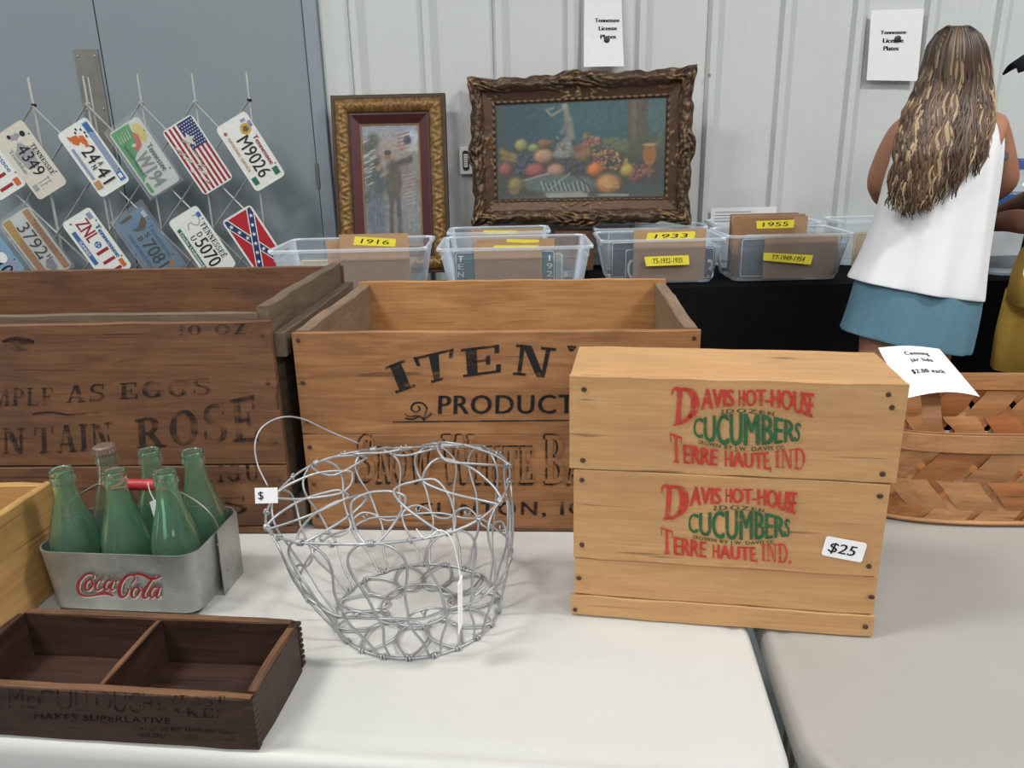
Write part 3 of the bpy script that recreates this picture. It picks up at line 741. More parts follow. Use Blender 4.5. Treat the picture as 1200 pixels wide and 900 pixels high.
# bail handle, from the left rim over to the back rim
ha, hb = on(314, 570, .885), on(421, 519, .90)
hl = [(314, 570, .876, 0), (302, 545, .895, .1), (299, 520, .912, .2), (308, 500, .926, .35), (330, 489, .936, .5), (355, 491, .932, .7), (385, 505, .918, .85), (421, 520, .898, 1)]
pts = []
for px, py, z, t in hl:
    Yv = ha.y*(1-t)+hb.y*t; q = at(px, py, Yv); pts.append(q-BC)
wire(pts, 'handle', r=.0012)
# tags
g = at(314, 578, .80)-BC
tg = MB().box(-.0125, -.0004, -.009, .0125, .0004, .009).build('price_tag', M['paper'], WB, g+Vector((0, -.006, 0)), (radians(-8), radians(3), radians(6)))
tg['label'] = 'small white price tag on the handle'
lettering(tg, None, sans('$', .006), [(-.009, -.004), (-.003, -.004)], [(-.009, .005), (-.003, .005)], M['pen'], yl=-.0004, off=.0003)
s0 = ringpt(-pi/2+.42, 1)
sm = plain('white_string', (235, 235, 230), .8)
MB().tube(catm([s0+Vector((-.012, -.002, .012)), s0+Vector((-.004, -.004, .002)), s0+Vector((.003, -.003, .004)), s0+Vector((.014, -.002, .010)), s0+Vector((.026, -.006, .0)), s0+Vector((.032, -.010, -.030)), s0+Vector((.033, -.012, -.045))], 6), .0006, 5).build('tag_string', sm, WB, smooth=True)
MB().box(-.0006, -.010, -.062, .0006, .010, 0).build('hanging_tag', M['paper'], WB, s0+Vector((.033, -.012, -.045)), (0, radians(2), radians(-8)))

# ================================================================ BOTTLE CARRIER
CYAW = radians(-6.2)
CR = thing('bottle_carrier', 'stamped aluminium six bottle carrier with red script lettering and red wooden grip', 'carrier', (-.4875, .902, TZ), CYAW)
alu = NT('brushed_aluminium'); o_ = alu.obj()
nz = alu.noise(alu.mapping(o_, (3, 3, 60)), 8, 4); n2 = alu.noise(o_, 25, 5, .65)
alu.set(Base_Color=alu.mix(alu.ramp(n2, [(.4, (0, 0, 0)), (.75, (.6, .6, .6))]), lin((176, 178, 174)), lin((120, 124, 122))), Metallic=.75, Roughness=alu.ramp(nz, [(.3, (.32, .32, .32)), (.7, (.5, .5, .5))]))
alu.bump(n2, .15, .001); M['alu'] = alu.mat
Wd, Dd, z0_, z1_ = .209, .134, .0075, .0905
def crn(s, z, r=.022): return [(x*1, y*1, z) for x, y in rrect(Wd*s, Dd*s, r*s, 6)]
t_ = .0012; P = rrect(Wd, Dd, .024, 6); Q = rrect(Wd-2*t_, Dd-2*t_, .023, 6); PB = rrect(Wd-.012, Dd-.010, .020, 6); QB = rrect(Wd-.012-2*t_, Dd-.010-2*t_, .019, 6)
band = MB().loft([[(x, y, z0_) for x, y in QB], [(x, y, z0_) for x, y in PB], [(x, y, z1_-.004) for x, y in P], [(x*1.006, y*1.006, z1_-.002) for x, y in P], [(x*1.006, y*1.006, z1_) for x, y in P], [(x, y, z1_) for x, y in Q], [(x, y, z0_) for x, y in QB]])
smooth_by_angle(band.build('side_band', M['alu'], CR), 40)
MB().box(-Wd/2+.012, -Dd/2+.010, .001, Wd/2-.012, Dd/2-.010, .0022).build('base_plate', M['alu'], CR)
for sx in (-1, 1):   # end strap down to the base, riveted
    MB().box(-.0006, -.014, .001, .0006, .042, z1_+.004).build('end_strap', M['alu'], CR, (sx*(Wd/2+.0014), 0.004, 0), (0, sx*radians(1.5), 0))
    for (yy, zz) in ((-.010, .075), (.018, .072), (-.010, .05), (.020, .048), (.004, .03)):
        MB().lathe([(.0001, .0009), (.0016, .0006), (.002, 0)], 8).build('rivet', M['metal'], CR, (sx*(Wd/2+.0025), yy, zz), (0, sx*radians(90), 0))
    MB().tube(catm([(sx*(Wd/2+.002), .0, .090), (sx*(Wd/2-.004), -.002, .112), (sx*(Wd/2-.022), -.002, .132), (sx*(.052), -.002, .150), (sx*(.042), -.002, .153)], 6), .0013, 6).build('handle_wire', M['metal'], CR, smooth=True)
grip = MB(); gp = [(.0001, -.041), (.0068, -.041), (.0078, -.039), (.0074, -.030), (.0072, 0), (.0074, .030), (.0078, .039), (.0068, .041), (.0001, .041)]
grip.lathe(gp, 16); gr_ = grip.build('grip', plain('red_painted_wood', (168, 44, 48), .45, 0, .12, 40), CR, (0.003, -.002, .1535), (0, radians(90), 0)); smooth_by_angle(gr_, 50); gr_['label'] = 'red wooden grip'
MB().tube(catm([(.027, -.010, .160), (.028, -.0105, .148), (.032, -.011, .135), (.034, -.013, .120), (.036, -.014, .105)], 5), .0006, 5).build('tag_string', sm, CR)
MB().box(-.006, -.0004, -.058, .006, .0004, 0).build('hanging_tag', M['paper'], CR, (.034, -.014, .138), (radians(4), radians(-6), radians(50)))
# the red script, traced stroke by stroke (zoom of 8.571 px per pixel, origin 70,660)
F = Face(CR, -Dd/2+.0006)
def z7(P): return [(70+x/8.571, 660+y/8.571) for x, y in P]
script = [
 ([(338, 150), (345, 122), (315, 104), (270, 110), (225, 145), (190, 200), (185, 262), (215, 312), (275, 328), (340, 322), (410, 306), (470, 300), (520, 318), (545, 332)], [5, 10, 12, 16, 24, 30, 30, 26, 16, 14, 24, 30, 16, 4]),
 ([(330, 165), (290, 168), (262, 200), (258, 245), (285, 268), (318, 240), (334, 198), (318, 168)], [14, 16, 24, 24, 14, 18, 20, 12]),
 ([(334, 198), (352, 205), (372, 190)], 8),
 ([(428, 180), (412, 164), (385, 178), (362, 215), (360, 255), (385, 268), (415, 255), (435, 240)], [10, 12, 16, 24, 24, 14, 8, 6]),
 ([(520, 176), (495, 166), (465, 190), (450, 230), (465, 262), (490, 250), (515, 205)], [12, 16, 22, 26, 16, 14, 12]),
 ([(540, 165), (522, 215), (512, 250), (530, 268), (555, 250)], [18, 22, 22, 12, 4]),
 ([(558, 180), (585, 176)], 14),
 ([(718, 205), (745, 175), (758, 140), (735, 118), (695, 120), (650, 150), (612, 205), (598, 270), (612, 325), (645, 335), (680, 305), (690, 260), (672, 250)], [10, 12, 12, 14, 18, 26, 34, 36, 30, 18, 12, 12, 8]),
 ([(735, 118), (790, 104), (850, 120), (910, 150), (970, 150), (1015, 132)], [12, 20, 24, 26, 18, 4]),
 ([(795, 240), (760, 240), (730, 275), (725, 320), (750, 342), (785, 310), (802, 268), (785, 240)], [14, 16, 24, 26, 14, 18, 20, 12]),
 ([(802, 268), (825, 275), (848, 250)], 8),
 ([(965, 118), (925, 165), (880, 230), (845, 295), (842, 335), (870, 345), (900, 320)], [6, 18, 26, 30, 28, 14, 6]),
 ([(985, 245), (955, 235), (920, 265), (908, 310), (925, 342), (955, 320), (978, 275)], [12, 16, 24, 26, 16, 14, 12]),
 ([(1005, 235), (985, 290), (975, 330), (995, 345), (1015, 322)], [18, 22, 22, 12, 4]), ]
sc = lambda ws, k, add=0: [(w*k+add)/8.571 for w in (ws if isinstance(ws, list) else [ws, ws])]
strokes(CR, F, [([(x+1.1, y+1.2) for x, y in z7(P)], sc(w, 1.0, 6)) for P, w in script], plain('emboss_highlight', (214, 206, 198), .35, .4), 'painted_highlight', off=.0002)  # flat pale copy behind the script, paints the highlight of raised embossing
strokes(CR, F, [(z7(P), sc(w, 1.0, 3)) for P, w in script], plain('red_enamel', (140, 34, 36), .4, .1), 'script_lettering', off=.0006)
lettering(CR, F, sans('DRINK', .02, 1.3), z7([(375, 138), (590, 138)]), z7([(375, 112), (590, 112)]), plain('red_enamel_worn', (120, 70, 66), .5), off=.0006)

# ---- the six bottles
def glassmat(name, col):
    t = NT(name); t.set(Base_Color=lin(col)+(1,), Roughness=.05, IOR=1.45); t.b.inputs['Transmission Weight'].default_value = .955; return t.mat
m_gl = glassmat('green_bottle_glass', (206, 246, 222)); m_gl2 = glassmat('paler_bottle_glass', (214, 232, 214))
oprof = [(.0001, .002), (.018, .0015), (.0262, .003), (.0285, .008), (.0282, .020), (.0265, .034), (.0252, .044), (.0258, .054), (.0282, .066), (.0296, .078), (.0290, .090), (.0262, .104), (.0222, .118), (.0180, .132), (.0150, .144), (.0134, .156), (.0128, .164), (.0130, .167), (.0146, .169), (.0148, .173), (.0132, .1755), (.0128, .178), (.0138, .180), (.0140, .183), (.0128, .1848)]
iprof = [(.0098, .1848), (.0090, .182), (.0092, .160), (.0112, .144), (.0142, .132), (.0184, .118), (.0224, .104), (.0252, .090), (.0258, .078), (.0244, .066), (.0220, .054), (.0214, .044), (.0226, .034), (.0242, .020), (.0238, .010), (.018, .0075), (.0001, .009)]
def bottle(x, y, label, matg, cap=False, rz=0):
    rt = Matrix.Rotation(CYAW, 4, 'Z') @ Vector((x, y, 0))
    t = thing('glass_bottle', label, 'bottle', (-.4875+rt.x, .902+rt.y, TZ+.0022), rz, 'glass bottles in the carrier')
    mb = MB(); n = 40; rings = []
    for r, z in oprof:
        fl = .0007 if (.03 < z < .06 or .088 < z < .135) else 0
        rings.append([((r+fl*cos(k/n*2*pi*10))*cos(2*pi*k/n), (r+fl*cos(k/n*2*pi*10))*sin(2*pi*k/n), z) for k in range(n)])
    for r, z in iprof: rings.append([(r*cos(2*pi*k/n), r*sin(2*pi*k/n), z) for k in range(n)])
    mb.loft(rings); o = mb.build('bottle_body', matg, t, smooth=True)
    # raised lettering band hinted by moulded ribs
    if cap:
        n = 42; rr = []
        for r, z, w in ((.0001, .1905, 0), (.011, .1903, 0), (.0138, .1885, .0002), (.0148, .183, .0009), (.0152, .1815, .0012), (.0142, .1815, .0012)):
            rr.append([((r+w*cos(2*pi*k/2))*cos(2*pi*k/n), (r+w*cos(2*pi*k/2))*sin(2*pi*k/n), z) for k in range(n)])
        c = MB().loft(rr).build('bottle_cap', plain('rusty_cap', (122, 104, 92), .55, .5, .2, 200), t); smooth_by_angle(c, 30)
    return t
FX, FY = .0655, .0325
bottle(-FX-.004, -FY, 'green glass bottle in the front left corner of the carrier', m_gl)
bottle(.0, -FY-.001, 'green glass bottle at front middle of the carrier below the red grip', m_gl, rz=1)
bottle(FX+.000, -FY, 'green glass bottle at front right of the carrier, right of the grip', m_gl, rz=.6)
bottle(-FX+.012, FY, 'paler glass bottle with rusty cap at back left of the carrier', m_gl2, True)
bottle(.008, FY, 'green glass bottle at back middle of the carrier behind the grip', m_gl, rz=.3)
bottle(FX+.002, FY, 'green glass bottle in the back right corner of the carrier', m_gl, rz=1.2)

# ================================================================ SPLINT BASKET AND PAPER
SB = thing('splint_basket', 'large basket of broad diagonally woven wooden splints on the grey table', 'basket', (.775, 1.150, TZ), radians(-3))
SA, SBd, SH = .268, .142, .137
def sb_pt(s, v, off=0):
    """s: angle 0..2pi, v: 0..1 height"""
    k = .94+.06*(v**.6); e = .62
    cx, cy = cos(s), sin(s)
    x = math.copysign(abs(cx)**e, cx)*SA*k; y = math.copysign(abs(cy)**e, cy)*SBd*k
    d = Vector((cx/SA, cy/SBd, 0)).normalized()
    back = max(0, sin(s))
    return Vector((x, y, .004+SH*v*(1+.03*back*v)))+d*off
# arc length table so the strips stay evenly wide
NS = 720; cum = [0]
for i in range(NS): cum.append(cum[-1]+(sb_pt(2*pi*(i+1)/NS, .6)-sb_pt(2*pi*i/NS, .6)).length)
PER = cum[-1]
def s_of(L):
    L %= PER; lo = 0; hi = NS
    while hi-lo > 1:
        md = (lo+hi)//2
        if cum[md] <= L: lo = md
        else: hi = md
    return 2*pi*(lo+(L-cum[lo])/(cum[hi]-cum[lo]))/NS
NSP = 20; step = PER/NSP; slope = .76
for dirn in (1, -1):
    for i in range(NSP):
        L0 = step*i+(0 if dirn > 0 else step*.5*0); n = 18; rings = []
        w = step*.82
        for q in range(n+1):
            v = q/n; Lc = L0+dirn*(v*SH*slope)
            o_ = dirn*.0024*cos(pi*2*v*SH*slope/step)
            hw = w/2*(1+.03*sin(q*1.3+i))
            a = sb_pt(s_of(Lc-hw), min(1, max(0, v)), o_+.001); b = sb_pt(s_of(Lc+hw), v, o_+.001)
            a2 = sb_pt(s_of(Lc-hw), v, o_-.0002); b2 = sb_pt(s_of(Lc+hw), v, o_-.0002)
            mdo = sb_pt(s_of(Lc), v, o_+.001); mdi = sb_pt(s_of(Lc), v, o_-.0002)
            rings.append([a, mdo, b, b2, mdi, a2])
        o = MB().loft(rings, True, True, True).build('splint', M['splint'] if (i*7+(dirn > 0)*3) % 3 else M['splint2'], SB)
# rim bands, inside and outside
for nm, off, th in (('rim_band', .0040, .0035), ('inner_rim_band', -.0060, .003)):
    rings = []
    for i in range(73):
        s = 2*pi*i/72; rings.append([sb_pt(s, .86, off), sb_pt(s, .86, off+th), sb_pt(s, 1.05, off+th), sb_pt(s, 1.05, off)])
    MB().loft(rings).build(nm, M['splint'], SB)
mb = MB(); rings = [[sb_pt(2*pi*i/48, 0)*k+Vector((0, 0, .003)) for i in range(48)] for k in (0.01, .5, 1.0)]
mb.loft(rings).build('basket_bottom', M['splint2'], SB)
MB().tube([sb_pt(2*pi*i/48, .02, .002) for i in range(48)], .004, 6, True).build('bottom_hoop', M['splint'], SB)
# handle splint rising from the front rim and arching back
SBI = mat_of(SB).inverted()
hp = catm([SBI @ on(*q) for q in ((1093, 540, .84), (1093, 512, .872), (1092, 485, .905), (1089, 458, .930), (1080, 436, .938), (1068, 428, .925), (1058, 432, .89), (1056, 446, .85))], 5)
rings = [[p+Vector((-.014, 0, 0)), p+Vector((.014, 0, 0)), p+Vector((.014, 0, .0025))+Vector((0, .0015, 0)), p+Vector((-.014, 0, .0025))+Vector((0, .0015, 0))] for p in hp]
MB().loft(rings, True, True, True).build('handle', M['splint'], SB)
# price sheet lying over the handle
PZ = .958
pc = [on(1061, 467, PZ-.012), on(1149, 460, PZ-.012), on(1101, 409, PZ+.006), on(1029, 407.5, PZ+.006)]
pcen = sum(pc, Vector())/4
PS = thing('paper_sign', 'white curled paper sheet lying on the basket handle reading Canning jar lids', 'sign', pcen)
nx, ny = 14, 10; mb = MB(); cols = []
def pp(u, v):
    a = pc[0].lerp(pc[1], u); b = pc[3].lerp(pc[2], u); p = a.lerp(b, v)-pcen
    p.z += .006*sin(pi*u)*(1-.3*v)-.006*(u**3)*(1-v); return p
for k in (0, 1):
    mb.loft([[pp(i/nx, j/ny)+Vector((0, 0, -.0003*k)) for i in range(nx+1)] for j in range(ny+1)], False)
mb.build('sheet', M['paper'], PS, smooth=True)
def on_sheet(geo, u0, v0, u1, v1, mat):
    v, f = geo; mb = MB(); mb.add([pp(u0+(u1-u0)*a, v0+(v1-v0)*b)+Vector((0, 0, .0006)) +Vector((0, 0, .00006*l_)) for a, b, l_ in v], f); return mb.build('lettering', mat, PS)
on_sheet(sans('Canning', .03, 1.15), .34, .78, .72, .86, M['pen']); on_sheet(sans('jar lids', .03, 1.15), .36, .63, .70, .71, M['pen']); on_sheet(sans('$2.00 each', .03, 1.15), .27, .38, .74, .46, M['pen'])

# ================================================================ BACK TABLES
for lab, x0, x1, y0, y1 in (('black cloth covered table carrying the two left clear tubs', -2.35, .29, 2.56, 3.30),
                            ('black cloth covered table carrying the right clear tubs, beside the woman', .352, 2.75, 2.99, 3.62)):
    t = thing('display_table', lab, 'table', ((x0+x1)/2, (y0+y1)/2, 0)); hx_, hy_ = (x1-x0)/2, (y1-y0)/2
    MB().box(-hx_+.02, -hy_+.02, TZ-.04, hx_-.02, hy_-.02, TZ-.006).build('tabletop', M['white_plastic'], t)
    for sx in (-1, 1):
        for sy in (-1, 1): MB().tube([(sx*(hx_-.15), sy*(hy_-.1), TZ-.04), (sx*(hx_-.15), sy*(hy_-.1), .005)], .014, 8).build('leg', M['metal'], t)
    c = thing('tablecloth', 'black cloth hanging to the floor '+('under the two left clear tubs' if x1 < 1 else 'under the right clear tubs behind the woman'), 'tablecloth', ((x0+x1)/2, (y0+y1)/2, 0))
    rings = []; P = rrect(x1-x0, y1-y0, .03, 6); PP = []
    for i in range(len(P)):
        a, b = P[i], P[(i+1) % len(P)]; n = max(1, int(sqrt((b[0]-a[0])**2+(b[1]-a[1])**2)/.03))
        PP += [(a[0]+(b[0]-a[0])*k/n, a[1]+(b[1]-a[1])*k/n) for k in range(n)]
    for z in (TZ-.002, TZ-.008, TZ-.06, .5, .25, .006):
        w = max(0, (TZ-.03-z))*.035; rg = []
        for i, (x, y) in enumerate(PP):
            d = Vector((x/hx_, y/hy_, 0)); d.normalize(); f = w*(1+sin(i*.7)+.6*sin(i*.31+1)); rg.append((x+d.x*f*.4, y+(-1 if y < 0 else 1)*f*.5, z))
        rings.append(rg)
    o = MB().loft(rings, True, True).build('cloth', M['black_cloth'], c, smooth=True); smooth_by_angle(o, 60)

# ================================================================ CLEAR TUBS WITH CONTENTS
def tub(label, L, R, yf, depth, ztop, zb=TZ, group='clear storage tubs on the black cloth'):
    """L, R: pixels of the front rim corners; yf: distance of the front rim"""
    a, b = at(*L, yf), at(*R, yf); w = b.x-a.x; cx = (a.x+b.x)/2; H = ztop-zb
    t = thing('storage_tub', label, 'tub', (cx, yf+depth/2, zb), 0, group)
    def rg(kw, kd, z, r=.035): return [(x, y, z) for x, y in rrect(kw, kd, r, 6)]
    mb = MB(); w0, d0 = w-.028, depth-.028
    mb.loft([rg(w0*.86, d0*.84, .003), rg(w0*.88, d0*.86, .012), rg(w0*.99, d0*.985, H-.045), rg(w0*1.0, d0*1.0, H-.042), rg(w0+.004, d0+.004, H-.004)], True, True)
    mb.build('tub_body', M['tub'], t, smooth=False)
    rm = MB().loft([rg(w0+.004, d0+.004, H-.004), rg(w0+.012, d0+.012, H), rg(w-.004, depth-.004, H), rg(w, depth, H-.003), rg(w, depth, H-.011)])
    rm.build('rim', M['tub2'], t)
    for sx in (-1, 1): MB().box(-.004, -.05, 0, .004, .05, .018).build('handle', M['tub2'], t, (sx*(w/2-.012), 0, H-.034))
    return t
M['tub2'] = clear('clear_tub_rim', (222, 230, 238), .42, .2)
TA = tub('clear tub with 1916 label, leftmost and in front of the left picture', (310, 292), (500, 291), 2.60, .36, .968)
TB = tub('clear tub holding a teal plate reading TENN, below the still life', (510, 290), (697, 290), 2.60, .36, .962)
TB2 = tub('clear tub half hidden behind the tub with the teal plate', (522, 270), (646, 270), 3.05, .22, .965)
TC2 = tub('clear tub half hidden behind the 1933 card, right of the still life', (697, 264), (832, 264), 3.39, .2, .930)
TC = tub('clear tub with a 1933 label at the right end of the still life', (704, 278), (854, 278), 3.04, .32, .923)
TD2 = tub('clear tub half hidden behind the brown 1955 cards', (838, 262), (966, 260), 3.385, .22, .94)
TD = tub('clear tub packed with brown cards and labelled 1955', (853, 275), (1005, 274), 3.04, .32, .930)
TE = tub('clear tub partly hidden by the woman at the right end', (984, 262), (1095, 262), 3.385, .22, .94)

def card(px0, px1, pytop, Y, label, zb=TZ+.006, mat='card', dz=0, group=None):
    a, b = at(px0, pytop, Y), at(px1, pytop, Y)
    h = a.z-zb; t = thing('cardboard_divider', label, 'cardboard', ((a.x+b.x)/2, Y, zb), 0, group)
    MB().box(-(b.x-a.x)/2, 0, 0, (b.x-a.x)/2, .003, h).build('card_sheet', M[mat], t); return t
def note(parent, quad, text, bold=.0):
    """yellow strip label stuck on a card; quad pixels BL BR TR TL"""
    yo = 0 if parent.name.startswith('card') else -.158
    F = Face(parent, yo); P = [F(*q) for q in quad]
    mb = MB()
    mb.add([(x, yo-.0008, z) for x, z in P]+[(x, yo-.0003, z) for x, z in P], [(0, 1, 2, 3), (7, 6, 5, 4), (0, 4, 5, 1), (1, 5, 6, 2), (2, 6, 7, 3), (3, 7, 4, 0)])
    o = mb.build('yellow_label', M['yellow'], parent)
    (x0, z0), (x1, z1), (x2, z2), (x3, z3) = P
    l = lambda p, q, u: (p[0]+(q[0]-p[0])*u, p[1]+(q[1]-p[1])*u)
    if text:
        e, g_ = l(P[0], P[3], .25), l(P[1], P[2], .25); e2, g2 = l(P[0], P[3], .78), l(P[1], P[2], .78)
        lettering(o, None, sans(text, bold), [l(e, g_, .16), l(e, g_, .84)], [l(e2, g2, .18), l(e2, g2, .86)], M['pen'], yl=yo-.0008, off=.0004)
    return o
A2 = card(382, 470, 282, 2.66, 'plain brown card behind the 1916 card'); 
A1 = card(397, 478, 275, 2.655-.02, 'brown card with yellow label reading 1916'); note(A1, [(414, 287), (463, 289), (464, 280), (416, 277)], '1916')
B2 = card(558, 650, 281, 2.67, 'brown card with a yellow label behind the front card in the TENN tub'); note(B2, [(593, 284), (631, 285), (632, 281), (594, 280)], '')
B1 = card(555, 635, 286, 2.635, 'plain brown card between the letters TENN and the year 1928', zb=TZ+.02); note(B1, [(577, 290.5), (628, 290.5), (632, 287.5), (580, 287.5)], '')
B3 = card(552, 636, 269, 3.10, 'brown card with yellow label in the back tub under the still life'); note(B3, [(567, 274), (606, 274), (606, 270), (566, 270)], '')
C1 = card(743, 828, 270, 3.075, 'brown card with a yellow 1933 label at its top edge', zb=TZ+.012); note(C1, [(757, 282), (814, 280), (815, 271), (759, 273)], '1933'); note(TC, [(757, 312), (808, 310), (807, 299), (755, 301)], 'T5-1932-1935', .01)
D1 = card(897, 982, 275, 3.075, 'brown card with yellow label reading T7-1949-1954', zb=TZ+.012); note(TD, [(894, 305), (950, 310), (953, 299), (895, 296)], 'T7-1949-1954', .01)
for i, (a, b, y, Y) in enumerate(((856, 936, 251, 3.30), (858, 944, 252.5, 3.27), (862, 942, 254, 3.235), (868, 947, 255, 3.20), (860, 930, 256, 3.165))):
    d = card(a, b, y, Y, ['rearmost brown card in the tub labelled 1955', 'second brown card from the back in the tub labelled 1955', 'middle brown card in the tub labelled 1955', 'widest-right brown card in the tub labelled 1955', 'brown card with the yellow 1955 label'][i], group=None, mat='card' if i % 2 else 'card2')
    if i == 4: note(d, [(887, 268), (930, 267), (931, 257.5), (886, 259)], '1955')
    if i == 1: note(d, [(884, 256.5), (932, 255.5), (932, 253), (884, 254)], '')
WS = thing('printed_sheet', 'white printed paper sheet standing behind the tub labelled 1955', 'paper', (at(871, 258, 3.655).x, 3.655, TZ))
wz = at(871, 243, 3.655).z-TZ; ww = (at(910, 243, 3.655).x-at(833, 245, 3.655).x)/2
MB().box(-ww, 0, 0, ww, .003, wz).build('sheet', M['paper'], WS)
mb = MB()
mb = [MB().box(-ww+.02, -.0006, wz-.022-.014*k, -ww+.02+ww*(1.1+.5*sin(k*2)), -.0002, wz-.019-.014*k).build('printed_line', plain('grey_print', (120, 122, 126), .8), WS) for k in range(4)]

# plates stored in the tubs
def stored_plate(px0, px1, py, Y, col, label, edge=(225, 225, 220), h=.152, zb=TZ+.012, rz=0):
    a, b = at(px0, py, Y), at(px1, py, Y); w = b.x-a.x
    t = thing('license_plate', label, 'license plate', ((a.x+b.x)/2, Y, zb), rz, None)
    P = rrect(w, h, .012); ol = MB().loft([[(x, y, z+h/2) for x, z in P] for y in (.0012, 0)], True, True, True)
    ol.build('plate_blank', plain('plate_paint', col, .4, .1, .06, 40), t)
    q = rrect(w-.008, h-.008, .010); r_ = rrect(w-.013, h-.013, .008); mb = MB(); n = len(q)
    mb.v = [(x, -.0006, z+h/2) for x, z in q]+[(x, -.0006, z+h/2) for x, z in r_]; mb.f = [(i, (i+1) % n, n+(i+1) % n, n+i) for i in range(n)]; mb.m = [0]*n
    mb.build('border_line', plain('plate_border', edge, .4), t); return t, Face(t, 0)
pw = plain('plate_lettering_white', (222, 226, 222), .45)
t, F = stored_plate(532, 651, 296, 2.645, (74, 110, 118), 'old teal license plate reading TENN standing in the tub', h=at(532, 294, 2.645).z-TZ-.014)
for k, ch in enumerate('TENN'):
    y = 304+k*9.2; lettering(t, F, sans(ch, .02), [(536.5, y+2.5), (543.5, y+2.5)], [(536.5, y-4), (543.5, y-4)], pw, off=.001)
for k, ch in enumerate('1928'):
    y = 303+k*9.2; lettering(t, F, sans(ch, .02), [(640.5+2.5*(ch == '1'), y+2.5), (647.5-2.5*(ch == '1'), y+2.5)], [(640.5+2.5*(ch == '1'), y-4), (647.5-2.5*(ch == '1'), y-4)], pw, off=.001)
t, F = stored_plate(732, 838, 297, 3.095, (44, 62, 84), 'navy license plate with white border in the 1933 tub', h=.13)
lettering(t, F, sans('C', .03), [(735, 326), (745, 326)], [(735, 304), (745, 304)], pw, off=.001)
lettering(t, F, sans('3', .03), [(829, 326), (836, 326)], [(829, 304), (836, 304)], pw, off=.001)
for k, (a, b, py, Y, c, l) in enumerate(((345, 470, 290, 2.72, (206, 200, 176), 'cream license plate in the 1916 tub'), (350, 480, 289, 2.78, (190, 182, 150), 'yellowed license plate behind the cream plate in the 1916 tub'), (545, 660, 292, 2.74, (150, 160, 164), 'grey license plate at the back of the TENN tub'),
        (716, 820, 292, 3.16, (58, 66, 74), 'dark license plate behind the navy plate in the 1933 tub'), (868, 975, 290, 3.11, (96, 104, 112), 'slate license plate behind the front card in the 1955 tub'), (872, 985, 288, 3.14, (170, 172, 168), 'pale license plate behind the slate plate in the 1955 tub'), (1002, 1080, 268, 3.30, (196, 180, 150), 'tan license plate in the tub partly hidden by the woman'), (712, 815, 268, 3.46, (120, 128, 132), 'grey license plate in the half hidden tub behind the 1933 tub'))):
    stored_plate(a, b, py, Y, c, l, h=.15+.01*(k % 3))

# ================================================================ LATTICE RACK WITH LICENSE PLATES
RY = 3.45
RK = thing('wire_display_rack', 'folding bright wire lattice rack of license plates before the grey door', 'rack', (at(228, 120, RY).x, RY, 0))
x3 = 0.0; dx = (at(293, 120, RY).x-at(166, 120, RY).x)/2; zt = at(228, 120, RY).z; dz = zt-at(228, 197, RY).z
cols_x = [x3+dx*(k-3) for k in range(0, 5)]      # peaks, the last is the right end
def bar(p, q, r=.0068, name='lattice_bar', flat=.45): MB().tube([p, q], r, 8, flat=flat).build(name, M['rack'], RK)
zbot = .76; nd = 2.6
xl, xr_ = cols_x[0]-dx*1.0, cols_x[-1]
def diag(x, z, sx):
    """run a bar from the node down in direction sx until it leaves the rack"""
    n = 0; ex, ez = x, z
    lim = (xr_-x)/dx if sx > 0 else (x-xl)/dx
    t = min(lim, (z-zbot)/dz)
    if t > .05: bar((x, .004*sx, z), (x+sx*dx*t, .004*sx, z-dz*t))
for x in cols_x: diag(x, zt, 1); diag(x, zt, -1)
for k in (1, 2): diag(xr_, zt-dz*k, -1); diag(xl, zt-dz*k, 1)
for k, x in enumerate(cols_x):
    MB().tube([(x, .012, .745), (x, .012, zt+.115)], .0042, 6).build('upright_rod', M['rack'], RK)
    MB().tube([(x-.004, .004, zt+.004), (x+.004, .018, zt+.004)], .007, 8).build('clip', M['black_plastic'] if k in (0, 4) else M['rack'], RK)
for px in (106, 35): 
    x = at(px, 120, RY).x-RK.location.x; MB().tube([(x, .016, .745), (x, .016, zt+.11)], .003, 6).build('upright_rod', M['rack'], RK)
for x in (xl, xr_): MB().box(x-.02, -.06, .742, x+.02, .08, .750).build('foot', M['rack'], RK)

